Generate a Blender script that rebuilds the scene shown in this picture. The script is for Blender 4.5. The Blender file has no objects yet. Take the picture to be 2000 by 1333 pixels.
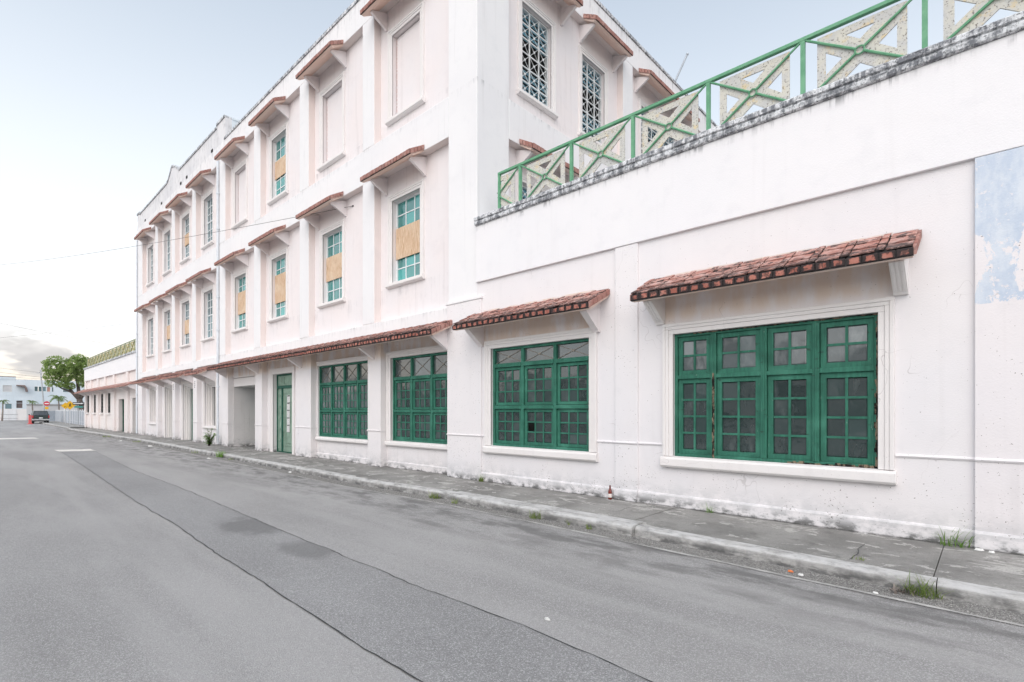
import bpy, bmesh, math, random
from mathutils import Vector, Matrix, noise as mnoise
R = math.radians
rng = random.Random(7)
C = bpy.context.scene.collection

# ------------------------------------------------------------------ camera, sky, fill sun, exposure
scene = bpy.context.scene
cam_d = bpy.data.cameras.new('camera')
cam = bpy.data.objects.new('camera', cam_d)
C.objects.link(cam)
cam.location = (0, -7.45, 1.6)
YAW = math.atan(1074 / 1000)                 # facade direction lies this far left of the optical axis
cam.rotation_euler = (R(90), 0, R(90) - YAW)
cam_d.sensor_width = 36
cam_d.lens = 18.0
cam_d.shift_y = (803 - 666.5) / 2000
cam_d.clip_start = 0.05
cam_d.clip_end = 4000
scene.camera = cam

FILL_SUN_EL, FILL_SUN_AZ = R(42), R(300)               # azimuth from +x, counter-clockwise; soft sun set behind the camera to fill the facade
world = bpy.data.worlds.new('World')
scene.world = world
world.use_nodes = True
sun_d = bpy.data.lights.new('sun', 'SUN')
sun_d.energy = 0.6
sun_d.angle = R(90)
sun_d.color = (1.0, 0.97, 0.94)
sun = bpy.data.objects.new('sun', sun_d)
C.objects.link(sun)
sdir = Vector((math.cos(FILL_SUN_AZ) * math.cos(FILL_SUN_EL), math.sin(FILL_SUN_AZ) * math.cos(FILL_SUN_EL), math.sin(FILL_SUN_EL)))
sun.rotation_euler = sdir.to_track_quat('Z', 'Y').to_euler()
scene.view_settings.view_transform = 'Standard'
scene.view_settings.look = 'None'
scene.view_settings.gamma = 1
scene.view_settings.use_curve_mapping = False
scene.view_settings.exposure = 1.55
scene.cycles.use_adaptive_sampling = True
scene.cycles.adaptive_threshold = 0.02
scene.cycles.max_bounces = 6
scene.cycles.diffuse_bounces = 4
scene.cycles.glossy_bounces = 2
scene.cycles.transmission_bounces = 2
scene.cycles.transparent_max_bounces = 4


# ------------------------------------------------------------------ node helpers
class NT:
    def __init__(self, tree):
        self.t = tree

    def n(self, typ, ins=(), **props):
        nd = self.t.nodes.new(typ)
        for k, v in props.items():
            setattr(nd, k, v)
        items = ins.items() if isinstance(ins, dict) else enumerate(ins)
        for k, v in items:
            if v is None:
                continue
            s = nd.inputs[k]
            if isinstance(v, bpy.types.NodeSocket):
                self.t.links.new(v, s)
            else:
                if isinstance(v, tuple) and len(v) == 3 and s.type == 'RGBA':
                    v = v + (1,)
                s.default_value = v
        return nd

    def m(self, op, a, b=None, c=None, clamp=False):
        return self.n('ShaderNodeMath', [a, b, c], operation=op, use_clamp=clamp).outputs[0]

    def ss(self, v, lo, hi, a=0.0, b=1.0):
        nd = self.n('ShaderNodeMapRange', [v, lo, hi, a, b], interpolation_type='SMOOTHSTEP')
        return nd.outputs[0]

    def noise(self, vec, scale, detail=3.0, rough=0.55, dist=0.0):
        return self.n('ShaderNodeTexNoise', {'Vector': vec, 'Scale': scale, 'Detail': detail,
                                             'Roughness': rough, 'Distortion': dist}).outputs[0]

    def scale(self, vec, s):
        return self.n('ShaderNodeVectorMath', [vec, s], operation='MULTIPLY').outputs[0]

    def mix(self, f, a, b, blend='MIX'):
        nd = self.t.nodes.new('ShaderNodeMix')
        nd.data_type = 'RGBA'
        nd.blend_type = blend
        for sock, v in ((nd.inputs[0], f), (nd.inputs[6], a), (nd.inputs[7], b)):
            if isinstance(v, bpy.types.NodeSocket):
                self.t.links.new(v, sock)
            else:
                if isinstance(v, tuple) and len(v) == 3:
                    v = v + (1,)
                sock.default_value = v
        return nd.outputs[2]

    def pos(self):
        p = self.n('ShaderNodeNewGeometry').outputs['Position']
        x = self.n('ShaderNodeSeparateXYZ', [p])
        return p, x.outputs[0], x.outputs[1], x.outputs[2]


def new_mat(name):
    mt = bpy.data.materials.new(name)
    mt.use_nodes = True
    t = mt.node_tree
    b = t.nodes['Principled BSDF']
    return mt, NT(t), b


def setp(T, b, col=None, rough=None, spec=None, bump=None, bdist=0.01, bstr=0.5, **kw):
    def put(sock, v):
        if isinstance(v, bpy.types.NodeSocket):
            T.t.links.new(v, sock)
        else:
            if isinstance(v, tuple) and len(v) == 3:
                v = v + (1,)
            sock.default_value = v
    if col is not None:
        put(b.inputs['Base Color'], col)
    if rough is not None:
        put(b.inputs['Roughness'], rough)
    if spec is not None:
        put(b.inputs['Specular IOR Level'], spec)
    for k, v in kw.items():
        put(b.inputs[k.replace('_', ' ')], v)
    if bump is not None:
        bn = T.n('ShaderNodeBump', {'Height': bump, 'Distance': bdist, 'Strength': bstr})
        T.t.links.new(bn.outputs[0], b.inputs['Normal'])


# ------------------------------------------------------------------ world
W = NT(world.node_tree)
bg = world.node_tree.nodes['Background']
sky = W.n('ShaderNodeTexSky', sky_type='NISHITA', sun_disc=False, sun_elevation=FILL_SUN_EL,
          sun_rotation=math.pi / 2 - FILL_SUN_AZ, air_density=1.0, dust_density=2.2, ozone_density=1.2, altitude=0)
d = W.n('ShaderNodeTexCoord').outputs['Generated']
dx = W.n('ShaderNodeSeparateXYZ', [d])
hsv = W.n('ShaderNodeHueSaturation', {'Hue': 0.485, 'Saturation': 0.85, 'Value': 1.0, 'Color': sky.outputs[0]}).outputs[0]
# thin high veil over the whole vault, thickening to white haze low down
el = dx.outputs[2]
veil = W.mix(W.ss(el, 0.05, 0.75, 0.97, 0.30), hsv, W.mix(W.ss(el, 0.015, 0.14), (5.2, 4.55, 3.75), (5.0, 5.05, 5.1)))
# low bank of cumulus round the horizon
cv = W.n('ShaderNodeVectorMath', [d, (5.5, 5.5, 11.0)], operation='MULTIPLY').outputs[0]
cn = W.noise(cv, 1.6, 4.0, 0.58, 0.25)
band = W.m('MULTIPLY', W.ss(el, 0.03, 0.06), W.ss(el, 0.08, 0.135, 1.0, 0.0))
cm = W.m('MULTIPLY', W.ss(W.m('ADD', cn, W.ss(el, 0.02, 0.13, 0.05, -0.06)), 0.50, 0.58), band)
cl_in = W.noise(cv, 4.0, 2.0, 0.6)
cloud_col = W.mix(W.ss(cl_in, 0.35, 0.7), (2.85, 2.8, 2.8), (3.9, 3.8, 3.75))
skyc = W.mix(W.m('MULTIPLY', cm, 0.95), veil, cloud_col)
world.node_tree.links.new(skyc, bg.inputs[0])
bg.inputs[1].default_value = 0.080
world.cycles.sampling_method = 'MANUAL'
world.cycles.sample_map_resolution = 512


# ------------------------------------------------------------------ materials
M = {}


def plaster(name, col, col2=None, specks=0.0, bounce_stain=(), zones=(), base_dirt=0.0, streak=0.25, blue=None, patch=None, rough=0.85):
    """painted render: mottling, faint rain streaks, flaked specks, mould under the copings"""
    mt, T, b = new_mat(name)
    p, x, y, z = T.pos()
    big = T.noise(p, 0.55, 2, 0.6)
    mid = T.noise(p, 3.2, 3, 0.65)
    c2 = col2 or tuple(v * 0.93 for v in col)
    c = T.mix(T.ss(big, 0.35, 0.68), col, c2)
    c = T.mix(T.ss(mid, 0.50, 0.74, 0.0, 0.3), c, tuple(v * q for v, q in zip(col, (0.88, 0.89, 0.905))))
    st = T.noise(T.scale(p, (7.0, 7.0, 0.35)), 1.0, 2, 0.65)
    c = T.mix(T.ss(st, 0.56, 0.80, 0.0, streak), c, tuple(v * q for v, q in zip(col, (0.74, 0.73, 0.72))))
    sv0 = None
    for (zt, ln, k) in zones:
        fall = T.ss(z, zt - ln, zt)
        above = T.m('LESS_THAN', z, zt + 0.02)
        sv = sv0 or T.noise(T.scale(p, (13.0, 13.0, 0.8)), 1.0, 3, 0.7)
        sv0 = sv
        pt = mid
        q = T.m('MULTIPLY', T.m('MULTIPLY', fall, above), T.ss(sv, 0.45, 0.66))
        q = T.m('MULTIPLY', q, T.ss(pt, 0.42, 0.62, 0.15, 1.0))
        c = T.mix(T.m('MULTIPLY', q, k, clamp=True), c, (0.13, 0.135, 0.145))
    for (x0, x1, z0, z1) in bounce_stain:      # beige staining and warm bounced shade painted below the awnings
        q = T.m('MULTIPLY', T.m('MULTIPLY', T.ss(z, z0 - 0.15, z0 + 0.1), T.m('LESS_THAN', z, z1)), T.m('MULTIPLY', T.m('GREATER_THAN', x, x0), T.m('LESS_THAN', x, x1)))
        q = T.m('MULTIPLY', q, T.ss(T.noise(T.scale(p, (2.6, 2.6, 0.9)), 1.3, 3, 0.6), 0.30, 0.62))
        c = T.mix(T.m('MULTIPLY', q, 0.8), c, (0.70, 0.57, 0.47))
    bh = T.m('MULTIPLY', T.noise(p, 55, 1, 0.6), 0.25)
    bh = T.m('ADD', bh, T.m('MULTIPLY', T.noise(p, 2.3, 1, 0.5), 1.2))
    if specks:
        gate = T.ss(T.noise(p, 1.9, 3, 0.7), 0.42, 0.66)
        lowm = T.ss(z, 0.25, 1.5, 0.085, -0.02)
        fl = T.noise(T.scale(p, (1.0, 1.0, 1.35)), 38.0, 2, 0.6, 0.2)
        dot = T.m('GREATER_THAN', T.m('ADD', fl, T.m('MULTIPLY', gate, lowm)), 0.718)
        gate = 1.0
        lowm = 1.0
        q = T.m('MULTIPLY', T.m('MULTIPLY', dot, T.m('MULTIPLY', gate, lowm)), specks, clamp=True)
        c = T.mix(q, c, (0.16, 0.13, 0.115))
        # hairline cracks
        cr = T.n('ShaderNodeTexVoronoi', {'Vector': T.n('ShaderNodeVectorMath', [p, T.n('ShaderNodeTexNoise', {'Vector': p, 'Scale': 2.0}).outputs[1]], operation='ADD').outputs[0], 'Scale': 0.55}, feature='DISTANCE_TO_EDGE')
        crk = T.m('MULTIPLY', T.m('LESS_THAN', cr.outputs['Distance'], 0.0016), T.ss(T.noise(p, 0.8, 2), 0.50, 0.58))
        c = T.mix(T.m('MULTIPLY', crk, 0.35), c, (0.34, 0.31, 0.30))
    if base_dirt:
        dn = T.noise(T.scale(p, (3.0, 3.0, 5.0)), 1.4, 5, 0.7)
        low = T.m('MULTIPLY', T.ss(z, 0.12, 0.60, 1.0, 0.0), T.ss(dn, 0.34, 0.62))
        c = T.mix(T.m('MULTIPLY', low, base_dirt), c, (0.30, 0.32, 0.33))
        bl = T.m('MULTIPLY', T.ss(z, 0.14, 0.27, 1.0, 0.0), T.ss(dn, 0.45, 0.60))
        c = T.mix(T.m('MULTIPLY', bl, 0.85), c, (0.10, 0.10, 0.095))
        ft = T.m('MULTIPLY', T.ss(z, 0.126, 0.15, 1.0, 0.0), T.ss(dn, 0.30, 0.45))
        c = T.mix(T.m('MULTIPLY', ft, 0.8), c, (0.09, 0.09, 0.085))
    if blue:
        x0, x1, z0, z1 = blue
        ins = T.m('MULTIPLY', T.m('GREATER_THAN', z, z0), T.m('LESS_THAN', z, z1))
        # paint survives in the upper half, flakes off below and along the left arris
        bn = T.noise(T.scale(p, (1.0, 1.0, 0.55)), 5.0, 6, 0.68, 0.4)
        keep = T.m('ADD', bn, T.m('ADD', T.ss(z, z0 + 0.55, z0 + 0.85, -0.05, 0.20), T.ss(z, z0 + 0.12, z0 + 0.4, 0.09, 0.0)))
        keep = T.m('SUBTRACT', keep, T.ss(x, x0, x0 + 0.09, 0.12, 0.0))
        q = T.m('MULTIPLY', T.m('MULTIPLY', ins, T.ss(keep, 0.475, 0.505)), 0.9)
        bc = T.mix(T.ss(T.noise(T.scale(p, (3.0, 3.0, 1.2)), 2.2, 4, 0.7), 0.35, 0.65), (0.48, 0.565, 0.68), (0.62, 0.68, 0.75))
        q = T.m('MULTIPLY', q, T.ss(T.noise(p, 16.0, 4, 0.7), 0.60, 0.66, 1.0, 0.25))
        c = T.mix(q, c, bc)
    setp(T, b, c, rough, 0.25, bh, 0.012, 0.55)
    M[name] = mt


plaster('white_render', (0.80, 0.795, 0.80), (0.775, 0.77, 0.78), specks=0.0, zones=[(8.69, 0.20, 0.45), (3.95, 0.22, 0.45), (12.95, 0.7, 0.5)], streak=0.30)
plaster('pink_render', (0.79, 0.735, 0.73), (0.775, 0.74, 0.745), zones=[(4.79, 0.6, 0.22), (9.07, 0.5, 0.22)], streak=0.32)
plaster('hood_bounce_render', (0.80, 0.60, 0.51), (0.78, 0.64, 0.57), streak=0.2)  # saturated peach paints in the warm bounce light under the hoods
plaster('reveal_render', (0.795, 0.705, 0.675), (0.78, 0.72, 0.70), streak=0.2)  # pink recess paint, with warm bounce light added to its tint
plaster('wing_render', (0.775, 0.75, 0.755), (0.755, 0.74, 0.755), specks=1.0, base_dirt=0.55, streak=0.12, bounce_stain=[(-3.68, -0.82, 3.0, 3.7), (-7.74, -5.0, 3.0, 3.7)])
plaster('lower_render', (0.775, 0.745, 0.745), (0.765, 0.745, 0.755), specks=0.35, base_dirt=0.45, streak=0.3, bounce_stain=[(-23.2, -8.9, 3.0, 3.66)])  # beige zone paints the warm shade under the long awning
plaster('fascia_render', (0.80, 0.79, 0.80), (0.785, 0.78, 0.795), zones=[(5.50, 0.16, 0.75)], streak=0.12)
plaster('trim_render', (0.79, 0.765, 0.755), (0.77, 0.74, 0.725), specks=0.25, streak=0.3)
plaster('blue_pilaster', (0.775, 0.74, 0.745), (0.76, 0.735, 0.75), specks=1.0, base_dirt=0.6, blue=(-0.11, 1.2, 2.74, 4.40))
plaster('grey_parapet', (0.74, 0.735, 0.745), (0.66, 0.66, 0.68), zones=[(13.75, 1.3, 0.55)], streak=0.5)
plaster('far_render', (0.78, 0.715, 0.695), (0.77, 0.73, 0.715), base_dirt=0.3, streak=0.3)
plaster('sky_blue_wall', (0.70, 0.77, 0.82), (0.64, 0.72, 0.78), streak=0.4)
plaster('grey_wall', (0.60, 0.60, 0.61), (0.52, 0.53, 0.55), streak=0.5)
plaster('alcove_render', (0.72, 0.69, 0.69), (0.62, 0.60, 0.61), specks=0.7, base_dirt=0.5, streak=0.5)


def coping_mat():
    mt, T, b = new_mat('mouldy_coping')
    p, x, y, z = T.pos()
    sv = T.noise(T.scale(p, (16.0, 16.0, 3.0)), 1.0, 6, 0.75)
    pt = T.noise(p, 7.0, 6, 0.75)
    q = T.m('ADD', T.m('MULTIPLY', sv, 0.5), T.m('MULTIPLY', pt, 0.5))
    c = T.mix(T.ss(q, 0.44, 0.56), (0.74, 0.76, 0.78), (0.20, 0.21, 0.23))
    c = T.mix(T.ss(T.noise(p, 30, 3, 0.7), 0.55, 0.68, 0.0, 0.8), c, (0.07, 0.075, 0.08))
    setp(T, b, c, 0.95, 0.2, T.noise(p, 38, 5, 0.7), 0.02, 0.7)
    M['mouldy_coping'] = mt


coping_mat()


def simple(name, col, rough=0.6, metal=0.0, var=0.12, nscale=6.0, bump=0.0, bscale=40.0, spec=0.5, alpha=None):
    mt, T, b = new_mat(name)
    p, x, y, z = T.pos()
    nz = T.noise(p, nscale, 5, 0.62)
    lo = tuple(v * (1 - var) for v in col)
    hi = tuple(min(1.0, v * (1 + var)) for v in col)
    c = T.mix(T.ss(nz, 0.3, 0.7), lo, hi)
    setp(T, b, c, rough, spec, T.noise(p, bscale, 4, 0.6) if bump else None, 0.01, bump or 0.5, Metallic=metal)
    M[name] = mt
    return mt


def wood_green(name, col, wear=(), peel=0.25):
    mt, T, b = new_mat(name)
    p, x, y, z = T.pos()
    gr = T.noise(T.scale(p, (30.0, 30.0, 2.0)), 1.0, 4, 0.6)
    big = T.noise(p, 4.0, 4, 0.6)
    c = T.mix(T.ss(gr, 0.35, 0.7), tuple(v * 0.80 for v in col), tuple(v * 1.12 for v in col))
    c = T.mix(T.ss(big, 0.42, 0.70, 0.0, 0.6), c, tuple(v * 0.55 for v in col))
    c = T.mix(T.ss(T.noise(p, 2.2, 3), 0.5, 0.75, 0.0, 0.5), c, tuple(v * 1.5 + 0.02 for v in col))
    pl = T.ss(T.noise(T.scale(p, (22.0, 22.0, 9.0)), 1.0, 5, 0.7), 0.66, 0.72)
    c = T.mix(T.m('MULTIPLY', pl, peel), c, (0.30, 0.44, 0.38))
    dk = T.ss(T.noise(T.scale(p, (9.0, 9.0, 30.0)), 1.0, 4, 0.7), 0.62, 0.70)
    c = T.mix(T.m('MULTIPLY', dk, peel * 1.3), c, (0.03, 0.035, 0.03))
    for (xc, hw, z0, z1) in wear:                     # rotten strips where water has got in
        wob = T.m('MULTIPLY', T.m('SUBTRACT', T.noise(p, 14, 4, 0.7), 0.5), hw * 2.4)
        dist = T.m('ABSOLUTE', T.m('SUBTRACT', T.m('ADD', x, wob), xc))
        q = T.m('MULTIPLY', T.m('LESS_THAN', dist, hw), T.m('MULTIPLY', T.ss(z, z0, z0 + 0.1), T.ss(z, z1 - 0.2, z1, 1.0, 0.0)))
        rot = T.mix(T.ss(T.noise(p, 26, 4, 0.7), 0.45, 0.58), (0.025, 0.022, 0.02), (0.26, 0.21, 0.15))
        c = T.mix(q, c, rot)
    setp(T, b, c, 0.6, 0.2, gr, 0.006, 0.5)
    M[name] = mt


wood_green('green_wood', (0.042, 0.178, 0.125), peel=0.5)
wood_green('weathered_green_wood', (0.040, 0.170, 0.118), wear=[(-0.972, 0.017, 0.85, 2.75), (-2.945, 0.014, 0.85, 2.2)], peel=0.55)
def rotten():
    mt, T, b = new_mat('rotten')
    p, x, y, z = T.pos()
    c = T.mix(T.ss(T.noise(T.scale(p, (3.0, 3.0, 1.0)), 7.0, 4, 0.7), 0.44, 0.58), (0.018, 0.017, 0.016), (0.24, 0.19, 0.135))
    setp(T, b, c, 0.95, 0.1, T.noise(p, 60, 3), 0.01, 0.8)
    M['rotten'] = mt


rotten()
wood_green('pale_green_wood', (0.27, 0.39, 0.31), peel=0.15)
wood_green('dark_green_wood', (0.03, 0.12, 0.085), peel=0.1)


def glass(name, col, rough=0.06, ior=1.6, wav=0.15, dirt=0.25, dirtcol=(0.25, 0.28, 0.28)):
    mt, T, b = new_mat(name)
    p, x, y, z = T.pos()
    r = T.n('ShaderNodeObjectInfo').outputs['Random']
    dn = T.noise(T.scale(p, (6.0, 6.0, 2.5)), 1.0, 5, 0.65)
    c = T.mix(T.m('MULTIPLY', T.ss(dn, 0.5, 0.8), dirt), col, dirtcol)
    c = T.mix(T.ss(r, 0.45, 1.0, 0.0, 0.6), c, tuple(v * 2.3 for v in col))
    tilt = T.n('ShaderNodeVectorMath', [T.n('ShaderNodeCombineXYZ', [T.m('MULTIPLY', T.m('SUBTRACT', r, 0.5), 0.05), 0.0, T.m('MULTIPLY', T.m('SUBTRACT', T.m('FRACT', T.m('MULTIPLY', r, 7.31)), 0.5), 0.07)]).outputs[0], T.n('ShaderNodeNewGeometry').outputs['Normal']], operation='ADD').outputs[0]
    nrm = T.n('ShaderNodeVectorMath', [tilt], operation='NORMALIZE').outputs[0]
    bn = T.n('ShaderNodeBump', {'Height': T.noise(p, 4.5, 2, 0.5), 'Distance': 0.02, 'Strength': wav, 'Normal': nrm})
    T.t.links.new(bn.outputs[0], b.inputs['Normal'])
    setp(T, b, c, T.ss(dn, 0.45, 0.8, rough, rough + 0.2), 0.5, IOR=ior)
    M[name] = mt


glass('dark_glass', (0.028, 0.043, 0.042), ior=2.0, dirt=0.45, dirtcol=(0.13, 0.155, 0.155))
glass('smoky_glass', (0.075, 0.092, 0.095), ior=2.1, rough=0.08, dirt=0.6, dirtcol=(0.22, 0.25, 0.25))
glass('teal_glass', (0.02, 0.19, 0.18), rough=0.06, ior=2.2, wav=0.4, dirt=0.6, dirtcol=(0.14, 0.40, 0.38))
glass('grey_glass', (0.09, 0.15, 0.17), rough=0.10, ior=1.8)
glass('louvre_glass', (0.12, 0.26, 0.33), rough=0.12, ior=1.7)
glass('car_glass', (0.02, 0.025, 0.03), rough=0.04, dirt=0.05)


def tile_mat(name, black=0.6, pale=0.0, edge=None, c1=(0.36, 0.125, 0.095), c2=(0.50, 0.22, 0.17)):
    mt, T, b = new_mat(name)
    p, x, y, z = T.pos()
    r = T.n('ShaderNodeObjectInfo').outputs['Random']
    vc = T.n('ShaderNodeTexVoronoi', {'Vector': T.scale(p, (7.0, 7.0, 3.0)), 'Scale': 1.0}).outputs['Color']
    rr = T.m('FRACT', T.m('ADD', r, T.n('ShaderNodeSeparateXYZ', [vc]).outputs[0]))
    c = T.mix(rr, c1, c2)
    c = T.mix(T.ss(T.noise(p, 9, 3, 0.65), 0.5, 0.8, 0.0, 0.5), c, (0.46, 0.30, 0.26))
    if pale:
        c = T.mix(T.ss(T.noise(p, 5, 3, 0.7), 0.42, 0.66, 0.0, pale), c, (0.58, 0.47, 0.44))
    mo = T.noise(T.n('ShaderNodeVectorMath', [p, T.n('ShaderNodeCombineXYZ', [T.m('MULTIPLY', r, 9.0), 0.0, 0.0]).outputs[0]], operation='ADD').outputs[0], 9.0, 4, 0.72, 0.3)
    q = T.ss(T.m('ADD', mo, T.m('MULTIPLY', T.m('SUBTRACT', rr, 0.5), 0.14)), 0.50, 0.60)
    if name == 'clay_tile_top':
        q = T.m('MAXIMUM', q, T.m('MULTIPLY', T.ss(y, -0.30, -0.60), T.ss(mo, 0.36, 0.52)))
    if edge:
        o = T.n('ShaderNodeSeparateXYZ', [T.n('ShaderNodeTexCoord').outputs['Object']])
        ex = T.m('DIVIDE', T.m('ABSOLUTE', o.outputs[0]), edge[0])
        ez = T.m('DIVIDE', T.m('ABSOLUTE', o.outputs[2]), edge[1])
        e = T.m('ADD', T.m('MAXIMUM', ex, ez), T.m('MULTIPLY', T.m('SUBTRACT', mo, 0.5), 1.5))
        q = T.m('MAXIMUM', T.m('MULTIPLY', q, 0.75), T.ss(e, 0.50, 0.74))
    c = T.mix(T.m('MULTIPLY', q, black), c, (0.040, 0.036, 0.037))
    setp(T, b, c, 0.9, 0.15, T.noise(p, 30, 2, 0.65), 0.01, 0.5)
    M[name] = mt


tile_mat('clay_tile', 0.97, edge=(0.068, 0.044), c1=(0.30, 0.105, 0.08), c2=(0.47, 0.20, 0.155))
tile_mat('clay_tile_clean', 0.35, c1=(0.33, 0.16, 0.135), c2=(0.46, 0.27, 0.235))
tile_mat('clay_tile_top', 0.85, 0.5, c1=(0.37, 0.175, 0.145), c2=(0.47, 0.255, 0.215))
simple('tile_mortar', (0.05, 0.047, 0.047), 0.95, bump=0.4, var=0.4)


def asphalt(name, col, grit, stains=(), gutter=0.0, dark=0.5):
    mt, T, b = new_mat(name)
    p, x, y, z = T.pos()
    fine = T.noise(p, 120, 2, 0.75)
    vo = T.n('ShaderNodeTexVoronoi', {'Vector': p, 'Scale': 150.0}, feature='F1')
    chip = T.n('ShaderNodeSeparateXYZ', [vo.outputs['Color']]).outputs[0]
    big = T.noise(T.scale(p, (0.25, 0.6, 1.0)), 1.0, 5, 0.6)
    mid = T.noise(T.scale(p, (0.9, 1.6, 1.0)), 1.7, 5, 0.65)
    c = T.mix(T.ss(big, 0.3, 0.7), tuple(v * 0.88 for v in col), tuple(v * 1.12 for v in col))
    c = T.mix(T.ss(mid, 0.60, 0.80, 0.0, 0.28), c, tuple(v * 0.55 for v in col))
    c = T.mix(T.ss(fine, 0.35, 0.62, 0.4, 0.0), c, tuple(v * 0.55 for v in col))
    c = T.mix(T.m('MULTIPLY', T.m('GREATER_THAN', chip, 0.78), grit), c, tuple(min(0.6, v * 2.1) for v in col))
    c = T.mix(T.m('MULTIPLY', T.m('LESS_THAN', chip, 0.12), grit), c, tuple(v * 0.4 for v in col))
    for (sx, sy, rx, ry, k) in stains:
        ex = T.m('DIVIDE', T.m('SUBTRACT', x, sx), rx)
        ey = T.m('DIVIDE', T.m('SUBTRACT', y, sy), ry)
        dd = T.m('SQRT', T.m('ADD', T.m('MULTIPLY', ex, ex), T.m('MULTIPLY', ey, ey)))
        dd = T.m('ADD', dd, T.m('MULTIPLY', T.m('SUBTRACT', T.noise(p, 2.6, 5, 0.65), 0.5), 1.3))
        c = T.mix(T.ss(dd, 0.55, 1.15, k, 0.0), c, tuple(v * 0.5 for v in col))
    if gutter:
        ln = T.noise(T.scale(p, (0.12, 1.1, 1.0)), 1.0, 3, 0.6)      # paler, polished wheel lanes
        c = T.mix(T.m('MULTIPLY', T.ss(ln, 0.42, 0.62), 0.45), c, tuple(v * 1.25 for v in col))
        sp = T.ss(T.noise(p, 5.5, 4, 0.75, 0.6), 0.66, 0.73)           # tar spots and drips
        c = T.mix(T.m('MULTIPLY', sp, 0.45), c, tuple(v * 0.5 for v in col))
        gn = T.noise(T.scale(p, (0.9, 2.2, 1.0)), 1.3, 6, 0.68)
        gz = T.m('MULTIPLY', T.ss(y, -3.6, -2.1), T.ss(gn, 0.44, 0.62))
        c = T.mix(T.m('MULTIPLY', gz, gutter), c, tuple(v * 0.42 for v in col))
    setp(T, b, c, 0.9, 0.25, T.m('ADD', fine, T.m('MULTIPLY', vo.outputs['Distance'], 0.6)), 0.008, 0.6)
    M[name] = mt


asphalt('old_asphalt', (0.322, 0.317, 0.311), 0.35, gutter=0.75,
        stains=[(-0.9, -2.45, 0.55, 0.16, 0.6), (-1.6, -2.75, 0.35, 0.10, 0.5), (-4.2, -2.6, 0.5, 0.12, 0.4), (-5.8, -2.9, 0.45, 0.10, 0.4)])
asphalt('patch_asphalt', (0.282, 0.281, 0.280), 0.36,
        stains=[(-7.5, -4.72, 0.75, 0.42, 0.62), (-5.75, -4.75, 0.55, 0.26, 0.55)])
asphalt('gutter_grit', (0.21, 0.205, 0.195), 0.8, gutter=0.0)


def concrete(name, col, lichen=0.5, darkk=0.6):
    mt, T, b = new_mat(name)
    p, x, y, z = T.pos()
    big = T.noise(p, 1.1, 5, 0.65)
    mid = T.noise(p, 6.0, 5, 0.7)
    c = T.mix(T.ss(big, 0.33, 0.66), tuple(v * 0.72 for v in col), tuple(v * 1.15 for v in col))
    c = T.mix(T.ss(mid, 0.52, 0.70, 0.0, darkk), c, tuple(v * 0.50 for v in col))
    li = T.ss(T.noise(T.scale(p, (2.0, 3.2, 3.0)), 1.3, 6, 0.7, 0.5), 0.555, 0.585)
    c = T.mix(T.m('MULTIPLY', li, lichen), c, tuple(min(0.7, v * 1.75) for v in col))
    c = T.mix(T.ss(T.noise(p, 85, 2), 0.35, 0.6, 0.35, 0.0), c, tuple(v * 0.5 for v in col))
    setp(T, b, c, 0.92, 0.2, T.noise(p, 60, 5, 0.7), 0.01, 0.6)
    M[name] = mt


concrete('pavement_concrete', (0.29, 0.285, 0.272), 0.75, 0.6)


def kerb_mat():
    mt, T, b = new_mat('kerb_concrete')
    p, x, y, z = T.pos()
    g = T.n('ShaderNodeNewGeometry').outputs['Normal']
    mid = T.noise(p, 4.0, 6, 0.7)
    c = T.mix(T.ss(mid, 0.38, 0.62), (0.25, 0.248, 0.24), (0.42, 0.415, 0.40))
    # old white paint surviving along the worn arris, grime on the face below
    pn = T.noise(T.scale(p, (2.5, 6.0, 6.0)), 1.4, 6, 0.72)
    c = T.mix(T.m('MULTIPLY', T.m('MULTIPLY', T.ss(z, 0.075, 0.11), T.ss(pn, 0.36, 0.58)), 0.8), c, (0.58, 0.58, 0.575))
    gr = T.m('MULTIPLY', T.ss(T.noise(T.scale(p, (3.0, 3.0, 9.0)), 1.2, 5, 0.7), 0.40, 0.62), T.ss(z, 0.03, 0.105, 1.0, 0.0))
    c = T.mix(T.m('MULTIPLY', gr, 0.8), c, (0.085, 0.085, 0.085))
    setp(T, b, c, 0.92, 0.2, T.noise(p, 45, 5, 0.7), 0.015, 0.7)
    M['kerb_concrete'] = mt


kerb_mat()


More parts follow.
